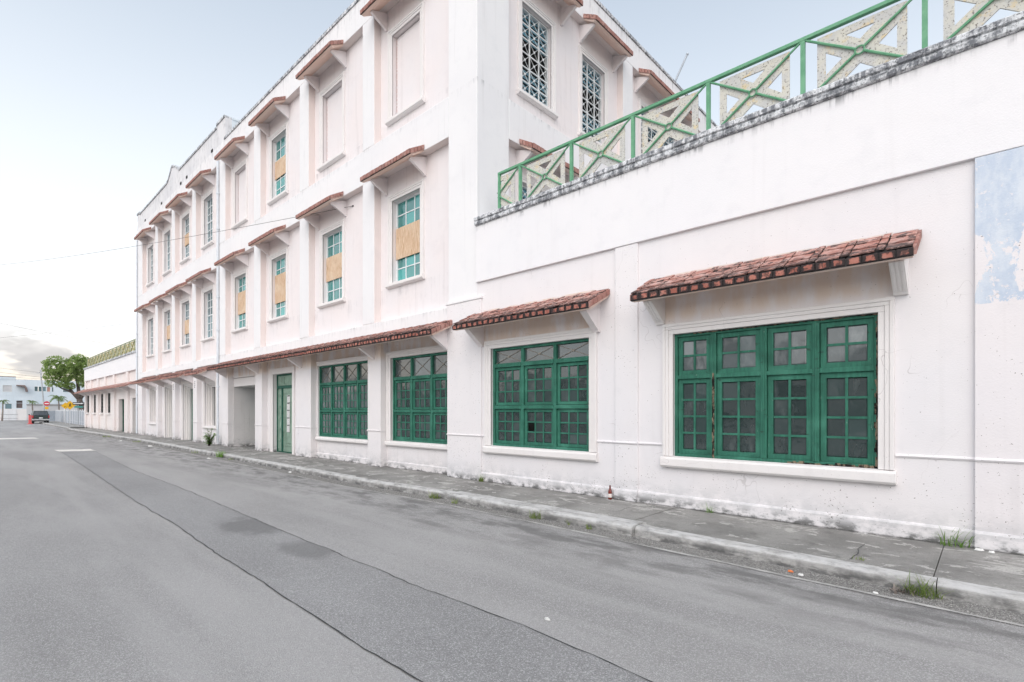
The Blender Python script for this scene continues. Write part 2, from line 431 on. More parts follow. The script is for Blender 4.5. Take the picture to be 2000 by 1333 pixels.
def rail_mat():
    mt, T, b = new_mat('green_paint')
    p, x, y, z = T.pos()
    c = T.mix(T.ss(T.noise(p, 7, 4), 0.35, 0.7), (0.10, 0.30, 0.165), (0.15, 0.37, 0.215))
    pl = T.ss(T.noise(p, 24, 5, 0.7), 0.66, 0.70)
    c = T.mix(T.m('MULTIPLY', pl, 0.6), c, (0.35, 0.28, 0.24))
    setp(T, b, c, 0.5, 0.45, T.noise(p, 60, 3), 0.003, 0.4)
    M['green_paint'] = mt
    mt, T, b = new_mat('lichen_plate')
    p, x, y, z = T.pos()
    c = T.mix(T.ss(T.noise(p, 4.5, 5, 0.65), 0.35, 0.65), (0.60, 0.585, 0.52), (0.52, 0.52, 0.51))
    c = T.mix(T.ss(T.noise(p, 6.5, 5, 0.7), 0.54, 0.66, 0.0, 0.75), c, (0.66, 0.53, 0.30))
    c = T.mix(T.ss(T.noise(p, 36, 3, 0.7), 0.56, 0.64, 0.0, 0.9), c, (0.15, 0.13, 0.11))
    c = T.mix(T.ss(T.noise(p, 19, 5, 0.75), 0.63, 0.70, 0.0, 0.8), c, (0.34, 0.27, 0.20))
    setp(T, b, c, 0.9, 0.2, T.noise(p, 40, 4), 0.004, 0.5)
    M['lichen_plate'] = mt
    M['lichen_plate'] = mt
    mt, T, b = new_mat('ochre_plate')
    p, x, y, z = T.pos()
    setp(T, b, T.mix(T.ss(T.noise(p, 3, 3), 0.35, 0.65), (0.50, 0.44, 0.22), (0.40, 0.36, 0.20)), 0.9, 0.2)
    M['ochre_plate'] = mt
    mt, T, b = new_mat('plywood')
    p, x, y, z = T.pos()
    gv = T.n('ShaderNodeTexWave', {'Vector': T.scale(p, (1.0, 1.0, 0.28)), 'Scale': 6.0, 'Distortion': 9.0, 'Detail': 3.0, 'Detail Scale': 1.6}, wave_type='BANDS', bands_direction='X').outputs[1]
    c = T.mix(gv, (0.50, 0.32, 0.195), (0.72, 0.55, 0.395))
    c = T.mix(T.ss(T.noise(p, 2.6, 4), 0.4, 0.7, 0.0, 0.5), c, (0.74, 0.62, 0.48))
    st_ = T.ss(T.noise(T.scale(p, (9.0, 9.0, 3.0)), 1.0, 4, 0.7), 0.60, 0.70)
    c = T.mix(T.m('MULTIPLY', st_, 0.5), c, (0.30, 0.19, 0.12))
    setp(T, b, c, 0.75, 0.2)
    M['plywood'] = mt
    mt, T, b = new_mat('paper')
    tc = T.n('ShaderNodeTexCoord').outputs['Object']
    s = T.n('ShaderNodeSeparateXYZ', [tc])
    r = T.n('ShaderNodeObjectInfo').outputs['Random']
    zz = T.m('MULTIPLY', s.outputs[2], 100.0)
    row = T.m('FRACT', T.m('MULTIPLY', zz, 0.42))
    word = T.noise(T.n('ShaderNodeCombineXYZ', [T.m('MULTIPLY', s.outputs[0], 160.0), T.m('FLOOR', T.m('MULTIPLY', zz, 0.42)), T.m('MULTIPLY', r, 30.0)]).outputs[0], 1.0, 1)
    ink = T.m('MULTIPLY', T.m('GREATER_THAN', row, 0.55), T.m('GREATER_THAN', word, 0.44))
    inside = T.m('LESS_THAN', T.m('ABSOLUTE', s.outputs[0]), 0.10)
    head = T.m('MULTIPLY', T.m('GREATER_THAN', zz, T.m('ADD', 7.0, T.m('MULTIPLY', r, 2.0))), T.m('LESS_THAN', zz, 12.0))
    q = T.m('MULTIPLY', T.m('MAXIMUM', T.m('MULTIPLY', ink, 0.6), T.m('MULTIPLY', head, 0.85)), inside)
    c = T.mix(q, (0.78, 0.78, 0.77), (0.06, 0.06, 0.07))
    setp(T, b, c, 0.8, 0.2)
    M['paper'] = mt


rail_mat()
simple('white_frame', (0.74, 0.78, 0.79), 0.5, var=0.06)
simple('grille_white', (0.70, 0.72, 0.72), 0.5, var=0.08)
simple('tan_bar', (0.30, 0.27, 0.23), 0.6)
simple('grey_pipe', (0.66, 0.70, 0.74), 0.55, var=0.06)
simple('steel', (0.42, 0.44, 0.46), 0.45, 0.6, var=0.1)
simple('dark_metal', (0.06, 0.06, 0.065), 0.5)
simple('black_void', (0.008, 0.008, 0.009), 0.9)
simple('cable', (0.07, 0.07, 0.075), 0.6)
simple('fence_grey', (0.32, 0.36, 0.41), 0.6, var=0.1)
simple('fence_white', (0.75, 0.76, 0.78), 0.5, var=0.05)
simple('bark', (0.105, 0.085, 0.075), 0.9, var=0.4, nscale=9, bump=0.8, bscale=14)
simple('palm_bark', (0.22, 0.19, 0.17), 0.9, var=0.3, nscale=9, bump=0.6, bscale=14)
simple('red_plastic', (0.62, 0.11, 0.11), 0.5)
simple('sign_red', (0.55, 0.03, 0.06), 0.4, var=0.04)
simple('sign_white', (0.80, 0.80, 0.80), 0.4, var=0.03)
simple('sign_yellow', (0.75, 0.42, 0.02), 0.4, var=0.05)
simple('sign_black', (0.02, 0.02, 0.022), 0.4)
simple('sign_green', (0.08, 0.30, 0.27), 0.4, var=0.05)
simple('car_green', (0.022, 0.035, 0.034), 0.28, var=0.1, spec=0.6)
simple('car_silver', (0.50, 0.51, 0.52), 0.35, 0.3, var=0.05)
simple('tyre', (0.018, 0.018, 0.019), 0.85)
simple('lamp_red', (0.45, 0.02, 0.025), 0.3)
simple('brown_canopy', (0.20, 0.15, 0.14), 0.7)
simple('pink_board', (0.50, 0.27, 0.22), 0.8)
simple('bottle_glass', (0.16, 0.02, 0.012), 0.12, var=0.3, spec=0.7)
simple('bottle_label', (0.75, 0.70, 0.66), 0.6)
simple('litter_white', (0.72, 0.72, 0.70), 0.7)
simple('litter_orange', (0.72, 0.20, 0.06), 0.6)
simple('sun_patch_paint', (0.66, 0.64, 0.60), 0.8, var=0.2, nscale=3)  # pale colour standing in for sunlight lying on the asphalt
simple('pale_concrete', (0.36, 0.355, 0.34), 0.9, var=0.3, nscale=5)
simple('gravel', (0.38, 0.37, 0.35), 0.9, var=0.4, nscale=40)
simple('crack_tar', (0.035, 0.036, 0.038), 0.8, var=0.3)
simple('earth', (0.16, 0.155, 0.145), 0.95, var=0.2, nscale=0.3)
simple('roof_felt', (0.30, 0.30, 0.30), 0.95, var=0.2)
simple('opposite_wall', (0.66, 0.65, 0.64), 0.9, var=0.08, nscale=0.6)


def leaf_mat(name, c1, c2, tr=0.35):
    mt, T, b = new_mat(name)
    p, x, y, z = T.pos()
    g = T.n('ShaderNodeNewGeometry')
    r = g.outputs['Random Per Island']
    c = T.mix(r, c1, c2)
    c = T.mix(T.ss(T.noise(p, 1.4, 3), 0.4, 0.65, 0.0, 0.5), c, tuple(min(1, v * 1.35) for v in c2))
    setp(T, b, c, 0.6, 0.3)
    tl = T.n('ShaderNodeBsdfTranslucent', {'Color': T.mix(0.5, c, (0.35, 0.50, 0.10))})
    mx = T.n('ShaderNodeMixShader', [tr])
    T.t.links.new(b.outputs[0], mx.inputs[1])
    T.t.links.new(tl.outputs[0], mx.inputs[2])
    out = [n for n in T.t.nodes if n.type == 'OUTPUT_MATERIAL'][0]
    T.t.links.new(mx.outputs[0], out.inputs[0])
    M[name] = mt


leaf_mat('tree_leaf', (0.15, 0.23, 0.08), (0.34, 0.43, 0.17), 0.55)
leaf_mat('palm_leaf', (0.08, 0.14, 0.06), (0.15, 0.21, 0.09))
leaf_mat('weed_leaf', (0.08, 0.20, 0.035), (0.19, 0.34, 0.08))
leaf_mat('grass_leaf', (0.10, 0.18, 0.04), (0.26, 0.30, 0.11))


# ------------------------------------------------------------------ mesh helpers
class Fr:
    """a wall frame: a runs along the wall, n is the distance out of it, z is up"""
    def __init__(self, o, a, n):
        self.o, self.a, self.n = Vector(o), Vector(a), Vector(n)
        self.key = tuple(a)

    def pt(self, a, n, z):
        return self.o + self.a * a + self.n * n + Vector((0, 0, z))

    def vec(self, a, n, z):
        return self.a * a + self.n * n + Vector((0, 0, z))


FRONT = Fr((0, 0, 0), (1, 0, 0), (0, -1, 0))
SIDE = Fr((-7.95, 0, 0), (0, 1, 0), (1, 0, 0))


class MB:
    def __init__(self, T=FRONT):
        self.v, self.f, self.T = [], [], T

    def add(self, vs, fs):
        k = len(self.v)
        self.v += [Vector(q) for q in vs]
        self.f += [tuple(k + i for i in f) for f in fs]
        return self

    def box(self, a0, a1, n0, n1, z0, z1):
        P = self.T.pt
        vs = [P(a0, n0, z0), P(a1, n0, z0), P(a1, n1, z0), P(a0, n1, z0),
              P(a0, n0, z1), P(a1, n0, z1), P(a1, n1, z1), P(a0, n1, z1)]
        fs = [(0, 1, 2, 3), (7, 6, 5, 4), (4, 5, 1, 0), (5, 6, 2, 1), (6, 7, 3, 2), (7, 4, 0, 3)]
        return self.add(vs, [f[::-1] for f in fs])

    def prism(self, poly, a0, a1):
        """poly in (n, z), extruded along a"""
        P = self.T.pt
        k = len(poly)
        vs = [P(a0, n, z) for n, z in poly] + [P(a1, n, z) for n, z in poly]
        fs = [tuple(range(k)), tuple(range(2 * k - 1, k - 1, -1))]
        fs += [(i, k + i, k + (i + 1) % k, (i + 1) % k) for i in range(k)]
        return self.add(vs, fs)

    def plate(self, poly, n0, n1):
        """poly in (a, z), extruded along n"""
        P = self.T.pt
        k = len(poly)
        vs = [P(a, n0, z) for a, z in poly] + [P(a, n1, z) for a, z in poly]
        fs = [tuple(range(k)), tuple(range(2 * k - 1, k - 1, -1))]
        fs += [(i, k + i, k + (i + 1) % k, (i + 1) % k) for i in range(k)]
        return self.add(vs, fs)

    def ring(self, a0, a1, z0, z1, w, n0, n1, wb=None, wt=None):
        """rectangular frame made of four butting bars"""
        wb = w if wb is None else wb
        wt = w if wt is None else wt
        self.box(a0, a0 + w, n0, n1, z0, z1)
        self.box(a1 - w, a1, n0, n1, z0, z1)
        if wb:
            self.box(a0 + w, a1 - w, n0, n1, z0, z0 + wb)
        if wt:
            self.box(a0 + w, a1 - w, n0, n1, z1 - wt, z1)
        return self

    def wall(self, a0, a1, z0, z1, n, holes=()):
        """wall skin at n with openings (a0,a1,z0,z1,depth); reveals run back by depth"""
        P = self.T.pt
        As = sorted({a0, a1, *[h[0] for h in holes], *[h[1] for h in holes]})
        Zs = sorted({z0, z1, *[h[2] for h in holes], *[h[3] for h in holes]})
        for i in range(len(As) - 1):
            for j in range(len(Zs) - 1):
                ca, cz = (As[i] + As[i + 1]) / 2, (Zs[j] + Zs[j + 1]) / 2
                if any(h[0] < ca < h[1] and h[2] < cz < h[3] for h in holes):
                    continue
                self.add([P(As[i], n, Zs[j]), P(As[i + 1], n, Zs[j]), P(As[i + 1], n, Zs[j + 1]), P(As[i], n, Zs[j + 1])], [(0, 1, 2, 3)])
        for h in holes:
            b = n - h[4]
            q = [(h[0], h[2]), (h[1], h[2]), (h[1], h[3]), (h[0], h[3])]
            for i in range(4):
                (p0, q0), (p1, q1) = q[i], q[(i + 1) % 4]
                self.add([P(p0, n, q0), P(p1, n, q1), P(p1, b, q1), P(p0, b, q0)], [(3, 2, 1, 0)])
        return self

    def bar(self, p, q, r, k=6, r2=None):
        p, q = Vector(p), Vector(q)
        r2 = r if r2 is None else r2
        w = (q - p).normalized()
        u = w.orthogonal().normalized()
        v = w.cross(u)
        vs = []
        for c, rr in ((p, r), (q, r2)):
            vs += [c + (u * math.cos(2 * math.pi * i / k) + v * math.sin(2 * math.pi * i / k)) * rr for i in range(k)]
        fs = [(i, (i + 1) % k, k + (i + 1) % k, k + i) for i in range(k)]
        fs += [tuple(range(k - 1, -1, -1)), tuple(range(k, 2 * k))]
        return self.add(vs, fs)

    def tube(self, pts, r, k=6):
        for i in range(len(pts) - 1):
            ra = r[i] if isinstance(r, (list, tuple)) else r
            rb = r[i + 1] if isinstance(r, (list, tuple)) else r
            self.bar(pts[i], pts[i + 1], ra, k, rb)
        return self

    def lathe(self, c, prof, k=16):
        c = Vector(c)
        m = len(prof)
        vs = [c + Vector((r * math.cos(2 * math.pi * i / k), r * math.sin(2 * math.pi * i / k), z)) for r, z in prof for i in range(k)]
        fs = [(j * k + i, j * k + (i + 1) % k, (j + 1) * k + (i + 1) % k, (j + 1) * k + i) for j in range(m - 1) for i in range(k)]
        fs += [tuple(range(k - 1, -1, -1)), tuple((m - 1) * k + i for i in range(k))]
        return self.add(vs, fs)


ORG = {}


def tag(o, label=None, cat=None, group=None, kind=None):
    if label:
        o['label'] = label
    if cat:
        o['category'] = cat
    if group:
        o['group'] = group
    if kind:
        o['kind'] = kind
    return o


def link(o, parent, org):
    C.objects.link(o)
    org = Vector(org)
    if parent is not None:
        o.parent = parent
        o.location = org - ORG[parent.name]
    else:
        o.location = org
    ORG[o.name] = org
    return o


def thing(name, loc, label, cat, group=None):
    o = bpy.data.objects.new(name, None)
    o.empty_display_size = 0.3
    link(o, None, loc)
    return tag(o, label, cat, group)


def build(name, mb, mat, parent=None, org=None, bevel=0.0, smooth=False, label=None, kind=None):
    if org is None:
        org = ORG[parent.name] if parent is not None else Vector((0, 0, 0))
    org = Vector(org)
    me = bpy.data.meshes.new(name)
    me.from_pydata([tuple(v - org) for v in mb.v], [], mb.f)
    bm = bmesh.new()
    bm.from_mesh(me)
    bmesh.ops.recalc_face_normals(bm, faces=bm.faces) if smooth is not None else None
    bm.to_mesh(me)
    bm.free()
    me.materials.append(M[mat])
    if smooth:
        for p in me.polygons:
            p.use_smooth = True
    o = bpy.data.objects.new(name, me)
    link(o, parent, org)
    if bevel:
        md = o.modifiers.new('bevel', 'BEVEL')
        md.width = bevel
        md.segments = 2
        md.limit_method = 'ANGLE'
    if label:
        o['label'] = label
    if kind:
        o['kind'] = kind
    return o


def reveal(o, T, bottom_only=False):
    """the recesses are painted pink right up to the arris, peachier for bounced light: sides and soffits of piers and belts"""
    me = o.data
    me.materials.append(M['reveal_render'])
    for p in me.polygons:
        if (p.normal.z < -0.5) or (not bottom_only and abs(p.normal.dot(T.n)) < 0.5 and abs(p.normal.z) < 0.5):
            p.material_index = 1
    return o


def skin(name, mb, mat, parent=None, org=None, **kw):
    """a mesh whose winding is already right (open wall skins)"""
    return build(name, mb, mat, parent, org, smooth=None, **kw)


CACHE = {}


def piece(name, key, maker, mat, parent, org, rot=None):
    """small repeated piece sharing its mesh: maker(MB) draws it round its own origin"""
    k = (name, key, mat)
    if k not in CACHE:
        mb = maker()
        me = bpy.data.meshes.new(name)
        me.from_pydata([tuple(v) for v in mb.v], [], mb.f)
        bm = bmesh.new()
        bm.from_mesh(me)
        bmesh.ops.recalc_face_normals(bm, faces=bm.faces)
        bm.to_mesh(me)
        bm.free()
        me.materials.append(M[mat])
        CACHE[k] = me
    o = bpy.data.objects.new(name, CACHE[k])
    link(o, parent, org)
    if rot is not None:
        o.rotation_euler = rot
    return o


def zero(T):
    return Fr((0, 0, 0), T.a, T.n)


def bevel_pane(T, w, h):
    m = MB(zero(T))
    if w < 0.05 or w > 0.6:
        return m.box(-w / 2, w / 2, -0.004, 0, -h / 2, h / 2)
    i = min(0.016, w * 0.12)
    P = m.T.pt
    o = [(-w / 2, -h / 2), (w / 2, -h / 2), (w / 2, h / 2), (-w / 2, h / 2)]
    q = [(-w / 2 + i, -h / 2 + i), (w / 2 - i, -h / 2 + i), (w / 2 - i, h / 2 - i), (-w / 2 + i, h / 2 - i)]
    vs = [P(a, -0.006, z) for a, z in o] + [P(a, -0.002, z) for a, z in o] + [P(a, 0.003, z) for a, z in q]
    fs = [(0, 1, 2, 3), (8, 9, 10, 11)] + [(k, (k + 1) % 4, 4 + (k + 1) % 4, 4 + k) for k in range(4)] + [(4 + k, 4 + (k + 1) % 4, 8 + (k + 1) % 4, 8 + k) for k in range(4)]
    return m.add(vs, fs)


def pane(T, a0, a1, z0, z1, n, mat, parent):
    w, h = round(a1 - a0, 4), round(z1 - z0, 4)
    return piece('pane', (T.key, w, h), lambda: bevel_pane(T, w, h), mat, parent,
                 T.pt((a0 + a1) / 2, n, (z0 + z1) / 2))


def prim(T, name, mb_fn, mat, parent, **kw):
    mb = MB(T)
    mb_fn(mb)
    return build(name, mb, mat, parent, **kw)


# ------------------------------------------------------------------ window builders
def sash(T, win, a0, a1, z0, z1, cols, rows, n, mat, gmat, stile=0.055, mun=0.026, dep=0.04, panes=True, missing=()):
    m = MB(T)
    m.ring(a0, a1, z0, z1, stile, n - dep, n)
    ia0, ia1, iz0, iz1 = a0 + stile, a1 - stile, z0 + stile, z1 - stile
    cw = (ia1 - ia0) / cols
    rh = (iz1 - iz0) / rows
    for i in range(1, cols):
        m.box(ia0 + i * cw - mun / 2, ia0 + i * cw + mun / 2, n - dep + 0.006, n - 0.006, iz0, iz1)
    for j in range(1, rows):
        for i in range(cols):
            m.box(ia0 + i * cw + (mun / 2 if i else 0), ia0 + (i + 1) * cw - (mun / 2 if i < cols - 1 else 0),
                  n - dep + 0.008, n - 0.008, iz0 + j * rh - mun / 2, iz0 + j * rh + mun / 2)
    build('sash', m, mat, win)
    for i in range(cols):
        for j in range(rows):
            if (i, j) in missing:
                continue
            pane(T, ia0 + i * cw, ia0 + (i + 1) * cw, iz0 + j * rh, iz0 + (j + 1) * rh, n - dep * 0.55, gmat, win)
    if missing:
        mb = MB(T)
        mb.box(ia0, ia1, n - 0.32, n - 0.30, iz0, iz1)
        build('dark_interior', mb, 'black_void', win)


def surround(T, win, a0, a1, z0, z1, w, n, proud=0.045, sill=True, left=True, right=True, top=True, bottom=True, mat='trim_render', sillw=0.15):
    """stepped plaster architrave round an opening a0..a1, z0..z1"""
    m = MB(T)
    al = a0 - w if left else a0
    ar = a1 + w if right else a1
    for (f0, f1, pr) in ((0.0, 0.42, 0.55), (0.42, 0.72, 0.8), (0.72, 1.0, 1.0)):
        i, o = w * f0, w * f1
        p = proud * pr
        if left:
            m.box(a0 - o, a0 - i, n - 0.02, n + p, z0 - (i if bottom else 0), z1 + i)
        if right:
            m.box(a1 + i, a1 + o, n - 0.02, n + p, z0 - (i if bottom else 0), z1 + i)
        if top:
            m.box(a0 - (o if left else 0), a1 + (o if right else 0), n - 0.02, n + p, z1 + i, z1 + o)
        if bottom:
            m.box(a0 - (o if left else 0), a1 + (o if right else 0), n - 0.02, n + p, z0 - o, z0 - i)
    build('trim', m, mat, win, bevel=0.006)
    if sill:
        m = MB(T)
        m.prism([(n - 0.02, z0), (n + proud + 0.02, z0 - 0.012), (n + proud + 0.035, z0 - 0.04), (n + proud + 0.035, z0 - sillw + 0.03), (n + proud + 0.01, z0 - sillw), (n - 0.02, z0 - sillw)],
                al - 0.02 if left else al, ar + 0.02 if right else ar)
        build('sill', m, mat, win, bevel=0.006)


def green_window(T, parent, a0, a1, z0, z1, n, cols, zt, zm, mat='green_wood', glassm='dark_glass', missing=None, xs=None):
    """three tiers: fixed transoms with a cross, upper and lower nine-light sashes"""
    win_m = MB(T)
    fw = 0.05
    win_m.ring(a0, a1, z0, z1, fw, n - 0.07, n + 0.03)
    cw = (a1 - a0) / cols
    for i in range(1, cols):
        c = a0 + i * cw
        win_m.box(c - 0.035, c + 0.035, n - 0.06, n + 0.025, z0 + fw, z1 - fw)
    for i in range(cols):
        l = a0 + i * cw + (0.035 if i else fw)
        r = a0 + (i + 1) * cw - (0.035 if i < cols - 1 else fw)
        win_m.box(l, r, n - 0.055, n + 0.035, zt - 0.045, zt + 0.035)
        win_m.box(l, r, n - 0.055, n + 0.035, zm - 0.04, zm + 0.03)
    win = build('window', win_m, mat, parent, bevel=0.004)
    for i in range(cols):
        l = a0 + i * cw + (0.037 if i else fw + 0.002)
        r = a0 + (i + 1) * cw - (0.037 if i < cols - 1 else fw + 0.002)
        pane(T, l, r, zt + 0.035, z1 - fw, n - 0.03, 'smoky_glass', win)
        x = MB(T)
        ca, cz = (l + r) / 2, (zt + 0.035 + z1 - fw) / 2
        for s in (-1, 1):
            x.bar(T.pt(l, n - 0.022, cz - s * (cz - zt - 0.04)), T.pt(r, n - 0.022, cz + s * (cz - zt - 0.04)), 0.006, 5)
        x.bar(T.pt(ca, n - 0.028, cz), T.pt(ca, n - 0.012, cz), 0.022, 8)
        build('cross_ornament', x, 'tan_bar', win)
        sash(T, win, l + 0.007, r - 0.007, zm + 0.037, zt - 0.052, 3, 3, n - 0.005, mat, glassm)
        sash(T, win, l + 0.007, r - 0.007, z0 + fw + 0.005, zm - 0.047, 3, 3, n - 0.005, mat, glassm, missing=(missing or {}).get(i, ()))
    return win


def upper_window(T, parent, a0, a1, z0, z1, n, kind, board=None, glassm='teal_glass', detail=True, recess=0.12, trim=True):
    wn = n - recess
    if kind == 'blocked':
        m = MB(T)
        m.box(a0 + 0.035, a1 - 0.012, wn - 0.04, wn, z0, z1 - 0.02)
        win = build('blocked_window', m, 'pink_render', parent)
        b = MB(T)
        b.box(a0, a1, wn - 0.10, wn - 0.08, z0, z1)
        # crumbled mortar left standing in the gap beside the infill
        r = random.Random(int(a0 * 100))
        zz = z0 + 0.05
        while zz < z1 - 0.1:
            h = r.uniform(0.03, 0.16)
            b.box(a0 + 0.002, a0 + r.uniform(0.012, 0.03), wn - 0.079, wn - 0.01, zz, zz + h)
            zz += h + r.uniform(0.0, 0.10)
        build('rubble_gap', b, 'pink_board', win)
    else:
        fm = MB(T)
        fm.ring(a0, a1, z0, z1, 0.04, wn - 0.06, wn)
        zmid = (z0 + z1) / 2
        fm.box(a0 + 0.04, a1 - 0.04, wn - 0.05, wn + 0.006, zmid - 0.025, zmid + 0.025)
        win = build('window', fm, 'white_frame', parent)
        ia0, ia1 = a0 + 0.04, a1 - 0.04
        cols, rows = 3, 3
        cw = (ia1 - ia0) / cols
        mm = MB(T)
        tiers = ((z0 + 0.04, zmid - 0.025), (zmid + 0.025, z1 - 0.04))
        for (q0, q1) in tiers:
            rh = (q1 - q0) / rows
            for i in range(1, cols):
                mm.box(ia0 + i * cw - 0.014, ia0 + i * cw + 0.014, wn - 0.04, wn - 0.005, q0, q1)
            for j in range(1, rows):
                for i in range(cols):
                    mm.box(ia0 + i * cw + (0.014 if i else 0), ia0 + (i + 1) * cw - (0.014 if i < cols - 1 else 0), wn - 0.038, wn - 0.007, q0 + j * rh - 0.013, q0 + j * rh + 0.013)
            if detail:
                for i in range(cols):
                    for j in range(rows):
                        pa, pb = q0 + j * rh, q0 + (j + 1) * rh
                        if board and pa > board[0] + 0.02 and pb < board[1] - 0.02:
                            continue
                        pane(T, ia0 + i * cw, ia0 + (i + 1) * cw, pa, pb, wn - 0.025, glassm, win)
            else:
                pane(T, ia0, ia1, q0, q1, wn - 0.025, glassm, win)
        build('glazing_bars', mm, 'white_frame', win)
        if board:
            b = MB(T)
            b.box(a0 + 0.012, a1 - 0.012, wn + 0.008, wn + 0.022, board[0], board[1])
            build('plywood_board', b, 'plywood', win)
    if trim:
        surround(T, win, a0, a1, z0, z1, 0.16, n, 0.05, sill=False, bottom=False)
        m = MB(T)
        m.prism([(n - recess, z0 + 0.0), (n + 0.05, z0 - 0.015), (n + 0.11, z0 - 0.03), (n + 0.11, z0 - 0.10), (n + 0.06, z0 - 0.135), (n - recess, z0 - 0.135)], a0 - 0.19, a1 + 0.19)
        build('sill', m, 'trim_render', win, bevel=0.006)
    return win


# ------------------------------------------------------------------ tiled awnings
def awning(T, parent, a0, a1, zb, zf, nf, fh, brackets, bw, n_wall, z_br, pitch=0.15, single=True, top='none', nb=0.0, tmat='clay_tile', ends=(True, True), br_n=None, smat='hood_bounce_render', drop=0.12, ribs=False):
    """sloping slab with clay tiles; zb: top at the wall, zf: top at the front lip, nf: reach, fh: height of the tiled lip"""
    sl = (zf - zb) / (nf - nb)
    body = MB(T)
    body.prism([(nb - 0.01, zb - 0.03), (nf - 0.02, zf - 0.03), (nf - 0.02, zf - fh - 0.004), (nf - 0.09, zf - fh - 0.004), (nb - 0.01, zb - fh - 0.03)], a0 + 0.015, a1 - 0.015)
    aw = build('awning', body, smat, parent)
    bn = br_n or (nf - 0.15)
    for (ba, wd) in brackets:
        b = MB(T)
        ztop = lambda nn: zb - fh - 0.035 + (zf - fh - (zb - fh - 0.03)) * max(0.0, (nn - nb)) / (nf - 0.09 - nb)
        poly = [(n_wall - 0.01, ztop(n_wall)), (bn, ztop(bn)), (bn + 0.01, ztop(bn) - 0.05), (n_wall + 0.07, z_br + 0.03), (n_wall + 0.05, z_br), (n_wall - 0.01, z_br)]
        b.prism(poly, ba - wd / 2, ba + wd / 2)
        if ribs:
            for q in (-0.30, 0.0, 0.30):
                c = ba + q * wd
                b.prism([(bn - 0.01, ztop(bn) - 0.01), (bn + 0.024, ztop(bn) - 0.05), (n_wall + 0.084, z_br + 0.03), (n_wall + 0.05, z_br + 0.03)], c - wd * 0.10, c + wd * 0.10)
        build('bracket', b, 'trim_render' if ribs else 'pink_render', aw, bevel=0.004)
    # mortar bed behind the lip tiles
    mo = MB(T)
    mo.box(a0 + 0.004, a1 - 0.004, nf - 0.02, nf + 0.001, zf - fh, zf - 0.012)
    build('mortar_bed', mo, 'tile_mortar', aw)
    k = max(1, round((a1 - a0) / pitch))
    pw = (a1 - a0) / k
    gap = 0.016
    if single:
        for i in range(k):
            w = round(pw - gap, 4)
            o = piece('tile', ('lip', T.key, w, fh), lambda: MB(zero(T)).prism([(0, -fh / 2 + 0.004), (0.016, -fh / 2 + 0.012), (0.020, fh / 2 - 0.016), (0.012, fh / 2 - 0.004), (-0.03, fh / 2 + 0.002), (-0.03, fh / 2 - 0.03), (0, fh / 2 - 0.03)], -w / 2, w / 2), tmat, aw,
                      T.pt(a0 + (i + 0.5) * pw, nf + rng.uniform(-0.003, 0.005), zf - fh / 2 + rng.uniform(-0.004, 0.004)))
    else:
        m = MB(T)
        for i in range(k):
            c = a0 + (i + 0.5) * pw
            m.box(c - pw / 2 + gap / 2, c + pw / 2 - gap / 2, nf - 0.03, nf + 0.018, zf - fh + 0.004, zf + rng.uniform(-0.006, 0.004))
        build('lip_tiles', m, tmat, aw, kind='stuff')
    # tiles set down the sloping ends
    L = math.hypot(nf - nb, zf - zb)
    ke = max(2, round(L / pitch))
    for side, e in ((-1, ends[0]), (1, ends[1])):
        if not e:
            continue
        ac = a0 if side < 0 else a1
        m = MB(T)
        for j in range(ke):
            t0, t1 = j / ke + 0.018, (j + 1) / ke - 0.018
            n0, n1 = nb + (nf - nb) * t0, nb + (nf - nb) * t1
            y0, y1 = zb + (zf - zb) * t0, zb + (zf - zb) * t1
            m.prism([(n0, y0), (n1, y1), (n1, y1 - fh + 0.004), (n0, y0 - fh + 0.004)], ac - side * 0.012, ac + side * 0.018)
        build('verge_tile', m, 'clay_tile_clean', aw)
    if top == 'none':
        m = MB(T)
        m.prism([(nb - 0.01, zb + 0.004), (nf - 0.03, zf + 0.002), (nf - 0.03, zf - 0.028), (nb - 0.01, zb - 0.028)], a0 + 0.002, a1 - 0.002)
        build('tile_bed', m, 'clay_tile_top', aw)
        return aw
    # roof covering: wide pan tiles alternating with narrow cover strips, in courses
    bed = MB(T)
    bed.prism([(nb - 0.01, zb - 0.005), (nf - 0.02, zf - 0.012), (nf - 0.02, zf - 0.029), (nb - 0.01, zb - 0.029)], a0 + 0.006, a1 - 0.006)
    build('mortar_bed', bed, 'tile_mortar', aw)
    per = 0.32
    kp = max(1, round((a1 - a0) / per))
    per = (a1 - a0) / kp
    ang = math.atan2(zf - zb, nf - nb)
    courses = ((0.0, 0.36), (0.345, 0.70), (0.685, 1.0))
    bulk = MB(T)
    for i in range(kp):
        for kind, off, w in (('cover', 0.0, 0.068), ('pan', 0.086, per - 0.104)):
            for ci, (t0, t1) in enumerate(courses):
                w4 = round(w, 4)
                ln = round((t1 - t0) * L - 0.004, 4)
                lift = (0.010 if kind == 'cover' else 0.0)
                tc = (t0 + t1) / 2
                cn, cz = nb + (nf - nb) * tc, zb + (zf - zb) * tc + 0.004 + lift
                ca = a0 + i * per + off + w / 2 + 0.006
                def mk(w=w4, ln=ln, TT=T):
                    d0 = Vector((math.cos(ang), math.sin(ang)))
                    up = Vector((-math.sin(ang), math.cos(ang)))
                    pts = []
                    for s, u in ((-0.5, -0.012), (0.5, 0.006), (0.5, 0.022), (-0.5, 0.008)):
                        q = d0 * (s * ln) + up * u
                        pts.append((q[0], q[1]))
                    return MB(zero(TT)).prism(pts, -w / 2, w / 2)
                if top == 'single':
                    piece('tile', ('top', T.key, w4, ln, round(ang, 3)), mk, 'clay_tile_top', aw, T.pt(ca, cn, cz + rng.uniform(-0.003, 0.003)))
                else:
                    q = mk()
                    o = T.pt(ca, cn, cz + rng.uniform(-0.003, 0.003))
                    bulk.add([v + o for v in q.v], q.f)
